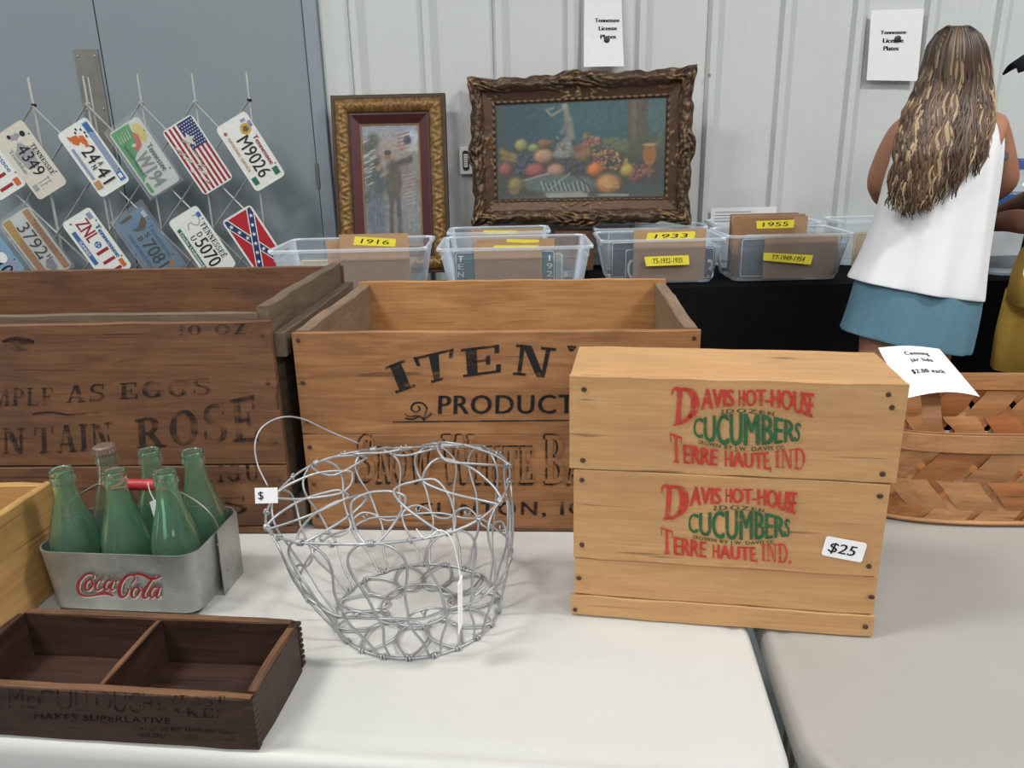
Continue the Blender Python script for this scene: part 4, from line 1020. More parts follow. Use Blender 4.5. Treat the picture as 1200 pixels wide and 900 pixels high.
pm = {k: plain('plate_'+k, c, .4, 0, .05, 60) for k, c in dict(white=(222, 224, 218), cream=(206, 202, 188), blue=(64, 102, 160), steel=(122, 158, 182), orange=(200, 104, 48), green=(92, 168, 104), dgreen=(36, 106, 84), red=(176, 34, 44), dred=(150, 40, 46), navy=(38, 52, 104), black=(34, 36, 38), brown=(104, 82, 52), tan=(188, 138, 88), rust=(168, 92, 60), yellow=(222, 206, 130), gold=(196, 160, 70), pink=(206, 112, 96), lilac=(140, 146, 172), grey=(150, 154, 156), sky=(104, 150, 196), sienna=(150, 104, 80)).items()}
PL, PH = .300, .150
class Plate:
    def __init__(s, px, py, label, bg='white', th=61.5, dy=0, bag=False, edge=None):
        c = at(px, py, RY-.035+dy)
        s.t = thing('license_plate', label, 'license plate', c, 0, 'license plates on the wire rack', (radians(-3), radians(th), 0))
        P = rrect(PL, PH, .018, 5); Q = rrect(PL-.008, PH-.008, .015, 5); n = len(P)
        mb = MB().loft([[(x, .0010, z) for x, z in P], [(x, -.0010, z) for x, z in P], [(x*.992, -.0018, z*.985) for x, z in P], [(x*.985, -.0010, z*.965) for x, z in P]], True, True, True)
        o = mb.build('plate_blank', pm[bg], s.t); s.y = -.0011; s.k = 0
        if edge: s.ring(edge)
        for sx in (-.088, .088):
            if bg != 'x': MB().lathe([(.0001, -.0004), (.0035, -.0004)], 8).build('bolt_hole', pm['black'], s.t, (sx, s.y-.0009, PH/2-.011), (radians(-90), 0, 0))
        if bag:
            MB().add([(-PL/2-.012, -.006, -PH/2-.01), (PL/2+.006, -.005, -PH/2-.012), (PL/2+.008, -.006, PH/2+.008), (-PL/2-.02, -.007, PH/2+.012), (-PL/2-.012, .004, -PH/2-.01), (PL/2+.006, .004, -PH/2-.012), (PL/2+.008, .004, PH/2+.008), (-PL/2-.02, .004, PH/2+.012)], [(0, 1, 2, 3), (7, 6, 5, 4), (0, 4, 5, 1), (1, 5, 6, 2), (2, 6, 7, 3), (3, 7, 4, 0)]).build('plastic_sleeve', M['bag'], s.t)
    def nx(s): s.k += 1; return .00022*s.k
    def ring(s, m):
        P = rrect(PL-.004, PH-.004, .016, 5); Q = rrect(PL-.018, PH-.018, .010, 5); n = len(P); y = s.y-.0009
        mb = MB(); mb.v = [(x, y, z) for x, z in P]+[(x, y, z) for x, z in Q]; mb.f = [(i, (i+1) % n, n+(i+1) % n, n+i) for i in range(n)]; mb.m = [0]*n; mb.build('border', pm[m], s.t)
    def P(s, pts, m, name='printed_shape', lab=None):   # points in plate inches, 12 x 6, origin lower left
        o = flatpoly(s.t, [((x/12-.5)*PL, (z/6-.5)*PH) for x, z in pts], pm[m], name, s.y, s.nx()); 
        if lab: o['label'] = lab
        return o
    def R(s, x0, z0, x1, z1, m, **k): return s.P([(x0, z0), (x1, z0), (x1, z1), (x0, z1)], m, **k)
    def E(s, x, z, rx, rz, m, n=14, wob=0, **k):
        return s.P([(x+rx*cos(a)*(1+wob*sin(a*5+x)), z+rz*sin(a)*(1+wob*sin(a*5+x))) for a in [2*pi*i/n for i in range(n)]], m, **k)
    def T(s, txt, x0, z0, x1, z1, m='black', geo=None, bold=.015):
        c = lambda x, z: ((x/12-.5)*PL, (z/6-.5)*PH)
        return lettering(s.t, None, geo or sans(txt, bold), [c(x0, z0), c(x1, z0)], [c(x0, z1), c(x1, z1)], pm[m], yl=s.y, off=s.nx()+.0004)
# top row, left to right
p = Plate(-12, 189, 'white plate cut by the left frame edge with red numerals 11, upper row'); p.T('Tennessee', 3, 4.5, 9, 5.4, 'blue'); p.T('ZNL', .8, 1.6, 5, 4.2, 'dred'); p.T('111', 6.6, 1.4, 11, 4.0, 'dred'); p.R(10.2, 4.3, 11.5, 5.3, 'orange'); p.R(1, .4, 7, 1.1, 'blue')
p = Plate(36, 188, 'cream plate with black numerals 4349 and a grey cartoonlike duck mark', 'cream')
p.E(5.2, 2.9, 2.3, 1.5, 'grey', 18, .12); p.T('TENNESSEE', 4.0, 4.5, 9.6, 5.3, geo=slab('TENNESSEE')); p.T('4349', 3.4, 2.0, 8.6, 4.2, 'black', bold=0); p.T('T F', 9.4, 1.7, 10.4, 3.9, 'grey'); p.E(1.9, 4.6, .5, .45, 'black'); p.E(1.7, 3.2, .5, .9, 'grey', 12, .3); p.E(1.3, 2.3, .35, .3, 'black'); p.T('Trueblue', 3.0, .8, 7.4, 1.5, 'grey'); p.R(9.5, .5, 10.5, 1.3, 'grey')
p = Plate(110, 185, 'white plate with orange cat mark and numerals 24AN41', 'white', bag=False)
p.R(.6, 4.6, 11.4, 5.7, 'steel'); p.R(3.2, 4.75, 9.6, 5.5, 'lilac'); p.R(.8, 4.7, 2.4, 5.6, 'blue'); p.R(9.8, 4.6, 11.2, 5.6, 'blue'); p.R(10.1, 4.8, 10.9, 5.4, 'white')
p.E(2.3, 2.2, .8, .75, 'orange', 16, .1); p.E(2.9, 3.3, .95, .5, 'orange', 16, .15); p.P([(3.4, 3.4), (4.3, 3.9), (3.9, 2.9)], 'orange'); p.P([(1.6, 1.8), (1.0, 1.2), (2.2, 1.3)], 'orange')
for x, z in ((1.3, 4.0), (2.0, 4.3), (.9, 3.3), (1.3, 2.9), (2.6, 4.2)): p.E(x, z, .22, .16, 'black')
p.T('24', 4.2, 1.8, 6.6, 4.2, 'black', bold=0); p.T('A', 7.0, 3.0, 7.6, 4.0, 'black'); p.T('N', 7.0, 1.7, 7.6, 2.7, 'black'); p.T('41', 7.9, 1.8, 10.4, 4.2, 'black', bold=0); p.R(9.3, .4, 10.6, 1.5, 'tan'); p.R(3.2, .6, 8.8, 1.1, 'lilac')
p = Plate(170, 184, 'green and white plate in a plastic sleeve reading W194 with a red bird', 'white', bag=True)
p.P([(.3, .3), (9.5, .3), (8.6, 1.0), (5.5, 1.4), (4.6, 2.6), (3.2, 3.4), (.3, 3.9)], 'green'); p.E(2.4, 4.7, 1.7, .9, 'yellow', 16, .1)
for k in range(5): p.P([(.4, 1.2+.5*k), (2.4, .8+.5*k), (2.4, .95+.5*k)], 'white')
p.P([(1.6, 3.6), (2.6, 4.3), (4.2, 3.7), (4.8, 2.6), (4.2, 2.2), (3.6, 3.0), (2.6, 3.3)], 'pink'); p.E(3.6, 2.6, .3, .4, 'white')
p.T('Tennessee', 4.6, 4.3, 9.4, 5.3, 'dgreen'); p.T('W194', 5.2, 1.5, 11.0, 3.9, 'grey', bold=.02); p.R(9.6, .35, 11.4, .9, 'green'); p.T('NATIVE WILDLIFE', 3.0, .9, 8.8, 1.4, 'dgreen')
p = Plate(232, 182, 'stars and stripes plate with a white weathered star tear', 'white')
for k in range(7): p.R(.25, .3+k*.83, 11.75, .3+k*.83+.42, 'dred')
p.R(.25, 2.9, 4.9, 5.75, 'navy')
for i in range(9):
    for j in range(6): p.k = 12; p.P([(0.7+i*.48+.13*cos(a)*(1 if q % 2 else .45), 3.15+j*.47+(.2 if i % 2 else 0)+.17*sin(a)*(1 if q % 2 else .45)) for q, a in enumerate([pi/2+pi*k/5 for k in range(10)])], 'white', name='star')
p.k = 14
p.P([(2.0, 3.4), (2.9, 3.7), (3.1, 4.6), (3.5, 3.7), (4.6, 3.8), (3.8, 3.2), (4.4, 2.2), (3.3, 2.8), (2.5, 2.3), (2.7, 3.1)], 'cream')
rr = random.Random(5)
for k in range(22):
    x = 3.2+k*.33+rr.uniform(-.4, .4); z = 1.6+rr.uniform(-.9, 1.6); a = rr.uniform(-.6, .6)+.4; l = rr.uniform(.4, 1.1); w = rr.uniform(.08, .22)
    p.k = 15; p.P([(x-l*cos(a), z-l*sin(a)), (x+w*sin(a), z-w*cos(a)), (x+l*cos(a), z+l*sin(a)), (x-w*sin(a), z+w*cos(a))], 'cream' if k % 3 else 'grey', name='paint_scratch')
p = Plate(294, 178, 'white plate with gold seal and numerals M9026, upper right', 'white')
p.E(2.5, 4.4, .95, .95, 'gold', 20); p.k += 1; p.E(2.5, 4.4, .5, .5, 'brown', 14, .2); p.R(.9, 4.3, 1.4, 5.2, 'lilac'); p.R(1.6, 5.2, 2.6, 5.8, 'lilac')
p.T('Tennessee', 4.0, 4.7, 9.4, 5.5, 'dred', bold=.03); p.T('M9026', 3.4, 1.9, 10.4, 4.2, 'black', bold=.005); p.R(9.9, 4.5, 11.2, 5.5, 'dgreen'); p.R(9.7, .5, 11.0, 1.4, 'dgreen'); p.E(1.6, 1.0, .3, .3, 'sienna'); p.T('NATIONAL SERVICE', 2.4, .8, 8.6, 1.3, 'tan')
# lower row
p = Plate(-12, 292, 'blue and lilac plate at the lower left frame edge', 'steel'); p.P([(.3, .3), (11.7, .3), (11.7, 2.2), (8, 1.4), (.3, 3)], 'blue'); p.T('2510', 5.5, 2, 11, 4.4, 'black'); p.E(10, 4.4, 1.2, 1.1, 'lilac'); p.R(9, .6, 11.2, 1.8, 'navy'); p.E(8.2, 3.9, 1, .9, 'white')
p = Plate(43, 287, 'tan and rust sunset plate in a sleeve with numerals 3792', 'white', bag=True)
p.R(.3, .3, 11.7, 1.6, 'tan'); p.k += 1; p.P([(.3, .3), (5, .3), (3.5, 1.6), (.3, 1.9)], 'gold'); p.R(.3, 4.5, 11.7, 5.7, 'tan'); p.k += 1; p.T('TENNESSEE', 2.6, 4.7, 8.8, 5.5, 'sienna', bold=.03); p.T('3792', 2.0, 1.9, 8.0, 4.2, 'black', bold=.0); p.T('H', 8.4, 3.2, 9.1, 4.1); p.T('1', 8.0, 1.8, 8.3, 2.7); p.E(10, 3, 1.1, .9, 'grey', 12, .2)
p = Plate(114, 287.5, 'white plate with red letters ZNL 111 and blue state name')
p.R(.7, 4.6, 1.9, 5.5, 'lilac'); p.T('ZNL', 1.2, 2.0, 5.0, 4.4, 'dred', bold=.02); p.T('111', 7.0, 2.0, 11.2, 4.4, 'dred', bold=.02); p.E(6.0, 3.2, .6, .6, 'blue', 16); p.k += 1
for a in (0, 2.1, 4.2): p.P([(6.0+.26*cos(a)+.22*cos(b)*(1 if q % 2 else .4), 3.2+.26*sin(a)+.22*sin(b)*(1 if q % 2 else .4)) for q, b in enumerate([pi*k/5 for k in range(10)])], 'white', name='star')
p.T('Tennessee', 3.0, 4.7, 9.4, 5.6, 'blue', bold=.04); p.R(2.2, .5, 8.6, 1.3, 'blue'); p.k += 1; p.T('SUMNER', 4.0, .65, 7.0, 1.15, 'white'); p.R(9.8, 4.6, 11.2, 5.4, 'orange'); p.E(.9, 1.4, .15, .15, 'black')
p = Plate(175, 286, 'steel blue plate in a sleeve with leaping brown fish and numerals 7081', 'steel', bag=True)
p.P([(1.2, 5.2), (2.8, 4.9), (3.6, 3.9), (3.3, 2.6), (2.7, 1.9), (2.5, 3.2), (1.9, 4.2)], 'brown'); p.P([(.3, 3.2), (.9, 3.4), (1.0, 1.2), (.5, .7)], 'brown'); p.E(2.2, 2.8, .5, .8, 'sky'); p.R(.8, 5.0, 1.9, 5.7, 'white')
p.T('Tennessee', 3.2, 4.6, 9.6, 5.5, 'blue'); p.T('S', 4.2, 3.2, 4.9, 4.2, 'black'); p.T('B', 4.2, 1.8, 4.9, 2.8, 'black'); p.T('7081', 5.4, 1.8, 10.4, 4.2, 'black', bold=.01); p.E(10.6, 4.4, .7, .6, 'tan', 12, .2); p.T('WILDLIFE RESOURCES', 3.0, .7, 9.6, 1.2, 'blue')
p = Plate(237.6, 285.5, 'white plate with green foot band and numerals 5070, small D over U', 'white')
p.R(1.1, 5.0, 2.0, 5.7, 'blue'); p.T('TENNESSEE', 3.0, 4.5, 9.8, 5.5, 'black', geo=slab('TENNESSEE')); p.T('D', 4.1, 3.0, 4.8, 4.0); p.T('U', 4.1, 1.7, 4.8, 2.7); p.T('5070', 5.2, 1.8, 10.2, 4.2, 'black', bold=.01)
mbq = [(1.2, 4.2), (1.4, 4.9), (2.2, 5.0), (2.9, 4.4), (2.6, 3.7), (2.0, 3.4), (2.2, 2.7), (3.0, 2.4)]
strokes(p.t, None, [([((x/12-.5)*PL, (z/6-.5)*PH) for x, z in mbq], .0035)], pm['grey'], 'bird_outline', yl=p.y, off=p.nx()+.0004)
p.P([(2.0, .5), (9.8, .5), (9.8, 1.2), (2.0, 1.2)], 'dgreen'); p.k += 1; p.T('Ducks Unlimited', 2.6, .65, 9.4, 1.1, 'white')
p = Plate(300, 285, 'red plate with white edged blue saltire and white stars', 'white')
p.R(.35, .35, 11.65, 5.65, 'red'); p.k += 1
for sg in (1, -1):
    a, b = (.35, 3-2.65*sg), (11.65, 3+2.65*sg)
    for w, m_ in ((.98, 'white'), (.72, 'navy')):
        p.k += 1
        if m_ == 'navy': p.k = max(p.k, 7)
        x0, x1 = .35, 11.65
        p.P([(x0, a[1]+w*sg*0), (x0+w*1.5, a[1]), (x1, b[1]-w*sg*.75), (x1, b[1]), (x1-w*1.5, b[1]), (x0, a[1]+w*sg*.75)], m_, name='saltire_band')
p.k = 12
for sg in (1, -1):
    for k in range(-3, 4):
        if k == 0 and sg < 0: continue
        x, z = 6+k*1.45, 3+sg*k*.68
        p.P([(x+.42*cos(b)*(1 if q % 2 else .4), z+.42*sin(b)*(1 if q % 2 else .4)) for q, b in enumerate([pi/2+pi/5+pi*kk/5 for kk in range(10)])], 'white', name='star')

# ================================================================ PICTURES
from mathutils import noise as mn
M['gilt'] = vcol('aged_gilt', .42, .35, .5, .3); M['print'] = vcol('printed_picture', .55, 0, .3)
def lerp3(a, b, t): return tuple(a[i]+(b[i]-a[i])*t for i in range(3))
def rail(parent, Lh, side, prof, relief, name='frame_rail', step=.0035, outer=None, seed=0):
    """one mitred side of a frame. Lh = (W, H); prof(t) -> depth toward the viewer, colours; t = 0 outer edge"""
    W_, H_ = Lh; L = W_ if side in (0, 2) else H_; tw = prof['w']; nt = prof['n']; ns = int(L/step)
    vs, cs = [], []
    for j in range(nt+3):
        for i in range(ns+1):
            t = tw*min(max(j-1, 0), nt)/nt
            o = (outer(i/ns, L, side) if outer else 0)*(1-t/tw); v_ = t-o; s_ = v_+(L-2*v_)*i/ns
            d, col = relief(s_/L, s_, t, L, side)
            if j == 0: d = 0.0
            if j == nt+2: d = 0.002
            u, v = s_-L/2, (-o+t)       # along, inward
            if side == 0: x, z = u, H_/2-v
            elif side == 1: x, z = W_/2-v, -u
            elif side == 2: x, z = -u, -H_/2+v
            else: x, z = -W_/2+v, u
            vs.append((x, -d, z)); cs.append(tuple(col)+(1,))
    mb = MB(); n = ns+1; mb.v = vs
    mb.f = [(j*n+i, j*n+i+1, (j+1)*n+i+1, (j+1)*n+i) for j in range(nt+2) for i in range(ns)]; mb.m = [0]*len(mb.f)
    return mb.build(name, M['gilt'], parent, smooth=True, cols=cs)
# ---- left frame: dark outer edge, gilt carved band, maroon cove, thin gilt fillet
p0, p1 = at(385, 113, 3.56), at(521, 113, 3.56); FW1 = p1.x-p0.x; FH1 = p0.z-TZ+.012
lean = radians(10)
PF = thing('framed_picture', 'tall narrow picture in gilt and maroon frame, couple with a flag, before the ribbed wall', 'picture', ((p0.x+p1.x)/2, 3.49, TZ), 0, None, (-lean, 0, 0))
c_dark, c_gold, c_mar, c_br = lin((58, 42, 32)), lin((150, 112, 58)), lin((78, 36, 38)), lin((96, 72, 44))
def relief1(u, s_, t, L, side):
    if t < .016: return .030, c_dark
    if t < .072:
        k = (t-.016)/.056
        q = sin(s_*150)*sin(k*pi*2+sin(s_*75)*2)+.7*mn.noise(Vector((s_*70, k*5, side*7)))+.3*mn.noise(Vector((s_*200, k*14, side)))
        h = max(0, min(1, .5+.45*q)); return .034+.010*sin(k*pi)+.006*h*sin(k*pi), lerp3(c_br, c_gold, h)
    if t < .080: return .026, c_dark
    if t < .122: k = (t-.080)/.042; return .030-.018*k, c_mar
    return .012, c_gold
PFI = bpy.data.objects.new('frame', None); COL.objects.link(PFI); PFI.parent = PF; PFI.location = (0, 0, FH1/2)
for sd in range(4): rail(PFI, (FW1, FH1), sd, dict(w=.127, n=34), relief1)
def paint(wpx, hpx, fn):
    """flat print as a colour grid: fn(canvas) draws in a float array, rows from the top"""
    A = np.zeros((hpx, wpx, 3)); yy, xx = np.mgrid[0:hpx, 0:wpx].astype(float); xx /= wpx-1; yy /= hpx-1
    fn(A, xx, yy); return np.clip(A, 0, 255)
def canvas(parent, A, w, h, name, y, z0=0):
    hpx, wpx, _ = A.shape; B = A/255; B = np.where(B <= .04045, B/12.92, ((B+.055)/1.055)**2.4)
    vs = [((i/(wpx-1)-.5)*w, y, (.5-j/(hpx-1))*h+z0) for j in range(hpx) for i in range(wpx)]
    mb = MB(); mb.v = vs; mb.f = [(j*wpx+i, (j+1)*wpx+i, (j+1)*wpx+i+1, j*wpx+i+1) for j in range(hpx-1) for i in range(wpx-1)]; mb.m = [0]*len(mb.f)
    cols = np.concatenate([B.reshape(-1, 3), np.ones((hpx*wpx, 1))], 1); return mb.build(name, M['print'], parent, cols=cols)
rng = np.random.default_rng(4)
def blob(A, xx, yy, cx, cy, rx, ry, col, soft=.25, amt=1, rot=0, dome=0, asp=1.0):
    c, s_ = cos(rot), sin(rot); dx, dy = (xx-cx)*asp, (yy-cy)
    u, v = (dx*c+dy*s_)/(rx*asp), (-dx*s_+dy*c)/ry; r = np.sqrt(u*u+v*v)
    m = np.clip((1+soft-r)/(2*soft+1e-6), 0, 1)*amt; k = np.array(col, float)[None, None, :]
    if dome: k = k*(1+dome*(.35-(u*.5+v*.7+r*r*.6)))[..., None]
    A[:] = A*(1-m[..., None])+k*m[..., None]
def line(A, xx, yy, x0, y0, x1, y1, w, col, amt=1, asp=1.0):
    L = sqrt(((x1-x0)*asp)**2+(y1-y0)**2); cx, cy = (x0+x1)/2, (y0+y1)/2; a = atan2(y1-y0, (x1-x0)*asp)
    c, s_ = cos(a), sin(a); dx, dy = (xx-cx)*asp, yy-cy; u = np.abs(dx*c+dy*s_)-L/2; v = np.abs(-dx*s_+dy*c)
    m = np.clip(1-np.maximum(u, 0)/w, 0, 1)*np.clip(1.4-v/w, 0, 1)*amt; A[:] = A*(1-m[..., None])+np.array(col, float)*m[..., None]
def fuzz(A, amp, sc):
    h, w, _ = A.shape; g = rng.normal(size=(h//sc+2, w//sc+2)); g = np.kron(g, np.ones((sc, sc)))[:h, :w]; A += (g*amp)[..., None]
def soldier(A, xx, yy):
    A[:] = np.array((150, 148, 142))-yy[..., None]*20
    blob(A, xx, yy, .5, .05, .7, .12, (150, 156, 168), .5); blob(A, xx, yy, .42, .2, .32, .14, (190, 158, 122), .6, .45)
    for k in range(26): blob(A, xx, yy, rng.uniform(0, .25), rng.uniform(.08, .62), .08, .04, (74, 80, 66), .5, .6)
    for k in range(16): blob(A, xx, yy, rng.uniform(.02, .2), rng.uniform(.1, .5), .07, .006, (214, 214, 206), .4, .8, -.2)
    for k in range(14): blob(A, xx, yy, rng.uniform(.7, .98), rng.uniform(.3, .62), .09, .03, (136, 118, 104), .5, .6)
    blob(A, xx, yy, .86, .11, .16, .06, (196, 200, 204), .4)
    for k in range(5): line(A, xx, yy, .62, .09+.03*k, .84, .06+.03*k, .007, (160, 70, 70), .8)
    blob(A, xx, yy, .80, .13, .07, .035, (60, 62, 84), .3); blob(A, xx, yy, .9, .19, .14, .03, (196, 190, 176), .5, .7)
    # man: coat, outstretched arm, legs
    blob(A, xx, yy, .52, .46, .15, .17, (86, 74, 64), .2); line(A, xx, yy, .5, .34, .86, .28, .030, (74, 62, 54)); blob(A, xx, yy, .44, .255, .06, .040, (150, 108, 84), .2); blob(A, xx, yy, .445, .226, .062, .020, (52, 40, 34), .2)
    line(A, xx, yy, .48, .6, .46, .93, .040, (82, 72, 62)); line(A, xx, yy, .60, .6, .62, .93, .040, (76, 66, 58)); blob(A, xx, yy, .44, .955, .08, .02, (64, 54, 48), .3); blob(A, xx, yy, .64, .95, .08, .02, (64, 54, 48), .3)
    # woman: dark skirt, light blouse
    blob(A, xx, yy, .2, .74, .16, .2, (96, 104, 116), .3); blob(A, xx, yy, .28, .46, .11, .12, (70, 78, 84), .3); blob(A, xx, yy, .27, .335, .05, .04, (160, 130, 104), .3); line(A, xx, yy, .3, .42, .44, .38, .02, (168, 136, 110), .8); blob(A, xx, yy, .24, .31, .05, .025, (82, 62, 46), .3)
    for k in range(6): line(A, xx, yy, .1+.05*k, .62, .06+.055*k, .9, .006, (126, 132, 140), .6)
    blob(A, xx, yy, .5, 1.0, .8, .07, (142, 134, 128), .4, .7); blob(A, xx, yy, .84, .78, .2, .14, (150, 150, 148), .5, .5)
    for k in range(9): line(A, xx, yy, .68+.03*(k % 3), .42+.03*k, .9, .40+.03*k, .006, (196, 190, 180), .5)
    A[:] = A*.9+14; fuzz(A, 5, 1); fuzz(A, 6, 4)
pw_, ph_ = FW1-.25, FH1-.25
canvas(PFI, paint(100, 200, soldier), pw_, ph_, 'picture_print', -.008); MB().box(-pw_/2, -.0125, -ph_/2, pw_/2, -.0115, ph_/2).build('glass', M['glass'], PFI)
MB().box(-FW1/2+.01, -.004, -FH1/2+.01, FW1/2-.01, .004, FH1/2-.01).build('backing_board', M['card'], PFI)

# ---- large ornate frame with the fruit still life
TLp, BLp = at(549, 94, 3.63), at(560, 262, 3.63); TRp, BRp = at(811, 78, 3.40), at(812, 261, 3.40)
FW2 = ((TRp-TLp).length+(BRp-BLp).length)/2; FH2 = ((TLp-BLp).length+(TRp-BRp).length)/2
cen = (TLp+BLp+TRp+BRp)/4; yw = atan2(TRp.y-TLp.y, TRp.x-TLp.x); rl = -(atan2(TRp.z-TLp.z, FW2)+atan2(BRp.z-BLp.z, FW2))/2
SL = thing('framed_painting', 'large ornate carved gilt frame with a fruit still life, tilted on the tubs', 'picture', cen, 0, None)
SL.rotation_euler = (Matrix.Rotation(yw, 3, 'Z') @ Matrix.Rotation(rl, 3, 'Y') @ Matrix.Rotation(radians(-3), 3, 'X')).to_euler()
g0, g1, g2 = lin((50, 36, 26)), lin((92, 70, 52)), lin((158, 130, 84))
def outer2(u, L, side):
    b = .016*math.exp(-((u-.5)/.10)**2)+.012*math.exp(-(min(u, 1-u)/.07)**2)
    return b+(.004*sin(u*L*46)+.002*sin(u*L*95))*min(1, min(u, 1-u)/.05)-.004
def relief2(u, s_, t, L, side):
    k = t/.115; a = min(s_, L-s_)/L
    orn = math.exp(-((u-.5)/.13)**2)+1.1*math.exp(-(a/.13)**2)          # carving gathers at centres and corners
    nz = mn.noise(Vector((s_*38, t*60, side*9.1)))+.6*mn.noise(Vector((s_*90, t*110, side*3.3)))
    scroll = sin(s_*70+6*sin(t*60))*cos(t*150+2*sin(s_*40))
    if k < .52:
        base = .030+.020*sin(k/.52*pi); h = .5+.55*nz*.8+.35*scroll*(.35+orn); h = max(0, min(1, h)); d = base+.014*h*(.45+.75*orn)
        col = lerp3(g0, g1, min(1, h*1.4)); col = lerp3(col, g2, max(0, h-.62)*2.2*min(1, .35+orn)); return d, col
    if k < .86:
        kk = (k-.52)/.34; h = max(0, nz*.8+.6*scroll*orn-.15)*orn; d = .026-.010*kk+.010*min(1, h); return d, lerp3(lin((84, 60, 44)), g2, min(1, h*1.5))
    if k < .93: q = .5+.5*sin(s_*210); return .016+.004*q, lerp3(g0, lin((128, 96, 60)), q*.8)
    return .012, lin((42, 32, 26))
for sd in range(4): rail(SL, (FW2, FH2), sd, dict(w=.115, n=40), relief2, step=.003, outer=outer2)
def fruit(A, xx, yy):
    # zoom of the photograph: x 155..1045, y 210..755 left / 158..700 right
    def c(x, y): return ((x-158)/888, (y-(210-52*(x-155)/890))/545)
    S_ = lambda r: r/545.0; asp = 888/545
    def B(x, y, rx, ry, col, **k): X, Y = c(x, y); blob(A, xx, yy, X, Y, rx/888, ry/545, col, asp=asp, **k)
    def Ln(x0, y0, x1, y1, w, col, amt=1): a, b = c(x0, y0), c(x1, y1); line(A, xx, yy, a[0], a[1], b[0], b[1], w/545, col, amt, asp)
    A[:] = np.array((50, 98, 110))+(yy*-14)[..., None]; A[..., 2] -= xx*4
    B(230, 300, 160, 160, (38, 74, 96), soft=.6, amt=.8); B(700, 280, 200, 120, (64, 116, 122), soft=.7, amt=.7); B(170, 330, 40, 260, (66, 78, 70), soft=.5, amt=.8)
    B(1000, 240, 60, 140, (78, 118, 118), soft=.3)
    m = ((xx > .785) & (xx < .895) & (yy < .52)); A[m] = (98, 90, 68); m = (xx > .80) & (xx < .83) & (yy < .5); A[m] = (120, 108, 78)
    g_ = np.clip((yy-.44)/.06, 0, 1)[..., None]*np.clip((xx-.1)*1, 0, 1)[..., None]**.0; A[:] = A*(1-g_)+np.array((70, 72, 56))*g_
    B(950, 420, 130, 60, (92, 92, 66), soft=.5, amt=.8); B(960, 620, 120, 110, (62, 72, 66), soft=.5)
    for k in range(70): x, y = rng.uniform(200, 860), rng.uniform(400, 600); B(x, y, rng.uniform(12, 30), rng.uniform(8, 22), [(74, 82, 58), (92, 92, 62), (58, 62, 56), (104, 82, 62)][k % 4], soft=.4, amt=.6)
    for k in range(60): x, y = rng.uniform(720, 850), rng.uniform(385, 450); B(x, y, 14, 6, (118, 132, 84), soft=.4, amt=.6, rot=rng.uniform(-1.5, 1.5))
    Ln(185, 470, 240, 500, 17, (162, 136, 66)); Ln(190, 505, 280, 520, 19, (150, 118, 56)); Ln(240, 490, 290, 515, 14, (168, 140, 72))
    B(295, 437, 36, 36, (158, 152, 92), dome=.5); B(362, 450, 32, 26, (140, 146, 86), dome=.5); B(412, 424, 28, 28, (148, 96, 66), dome=.4); B(445, 420, 18, 20, (136, 90, 62), dome=.4)
    for k in range(60): x, y = 270+rng.uniform(0, 95), 490+rng.uniform(0, 110); B(x, y, 11, 11, (64, 70, 92), dome=.7)
    for k in range(26): x, y = 520+rng.uniform(0, 100), 520+rng.uniform(0, 60); B(x, y, 11, 11, (66, 70, 84), dome=.7)
    B(208, 578, 38, 38, (158, 82, 76), dome=.5); B(415, 496, 54, 42, (196, 140, 112), dome=.5); B(425, 480, 26, 18, (214, 176, 132), soft=.5); B(370, 580, 56, 42, (158, 76, 72), dome=.5); B(365, 572, 24, 18, (196, 110, 96), soft=.6, amt=.7); B(480, 575, 48, 40, (186, 138, 118), dome=.4)
    for k in range(70): x, y = 700+rng.uniform(-20, 120)+0, 475+rng.uniform(-20, 90); B(x, y, 10, 10, [(150, 112, 72), (132, 76, 62), (166, 130, 84)][k % 3], dome=.7)
    B(620, 470, 52, 46, (162, 116, 72), dome=.3); B(600, 450, 28, 20, (150, 92, 70), soft=.5)
    for k in range(18): x, y = rng.uniform(630, 720), rng.uniform(370, 430); B(x, y, 16, 14, [(186, 124, 112), (160, 92, 86), (120, 128, 82)][k % 3], dome=.4)
    B(690, 566, 46, 42, (206, 110, 46), dome=.6); B(757, 640, 66, 56, (206, 140, 76), dome=.3)
    for k in range(7): a = -2.6+k*.42; Ln(757, 660, 757+56*cos(a), 660+60*sin(a), 7, (232, 184, 122), .7)
    B(855, 562, 36, 40, (190, 162, 70), dome=.5); B(846, 515, 12, 24, (196, 168, 90), soft=.3); B(938, 560, 22, 22, (172, 110, 96), dome=.5); B(900, 600, 40, 26, (142, 72, 66), dome=.4)
    for k in range(20): B(rng.uniform(880, 990), rng.uniform(520, 600), 12, 12, (136, 80, 70), dome=.7, amt=.8)
    # silver figure on a foot
    sv = (160, 160, 146)
    Ln(532, 218, 545, 290, 16, sv); Ln(545, 280, 560, 380, 22, sv); Ln(520, 225, 460, 265, 8, sv); Ln(460, 265, 430, 235, 7, sv); Ln(430, 235, 470, 222, 6, sv); B(527, 212, 16, 16, (176, 174, 158)); Ln(548, 300, 510, 360, 13, (132, 134, 122)); Ln(560, 380, 500, 440, 20, (150, 150, 138)); Ln(500, 430, 480, 490, 18, (140, 142, 130)); Ln(540, 400, 560, 480, 18, (156, 156, 142)); B(520, 480, 60, 26, (140, 142, 132), dome=.3)
    for k in range(14): a = rng.uniform(0, 6); x, y = 520+rng.uniform(-40, 45), rng.uniform(380, 500); Ln(x, y, x+12*cos(a), y+12*sin(a), 3, (204, 202, 188), .7)
    # cloth, knife handle, shell
    B(480, 650, 190, 52, (108, 124, 118), soft=.2); B(620, 650, 60, 40, (118, 130, 122), soft=.3)
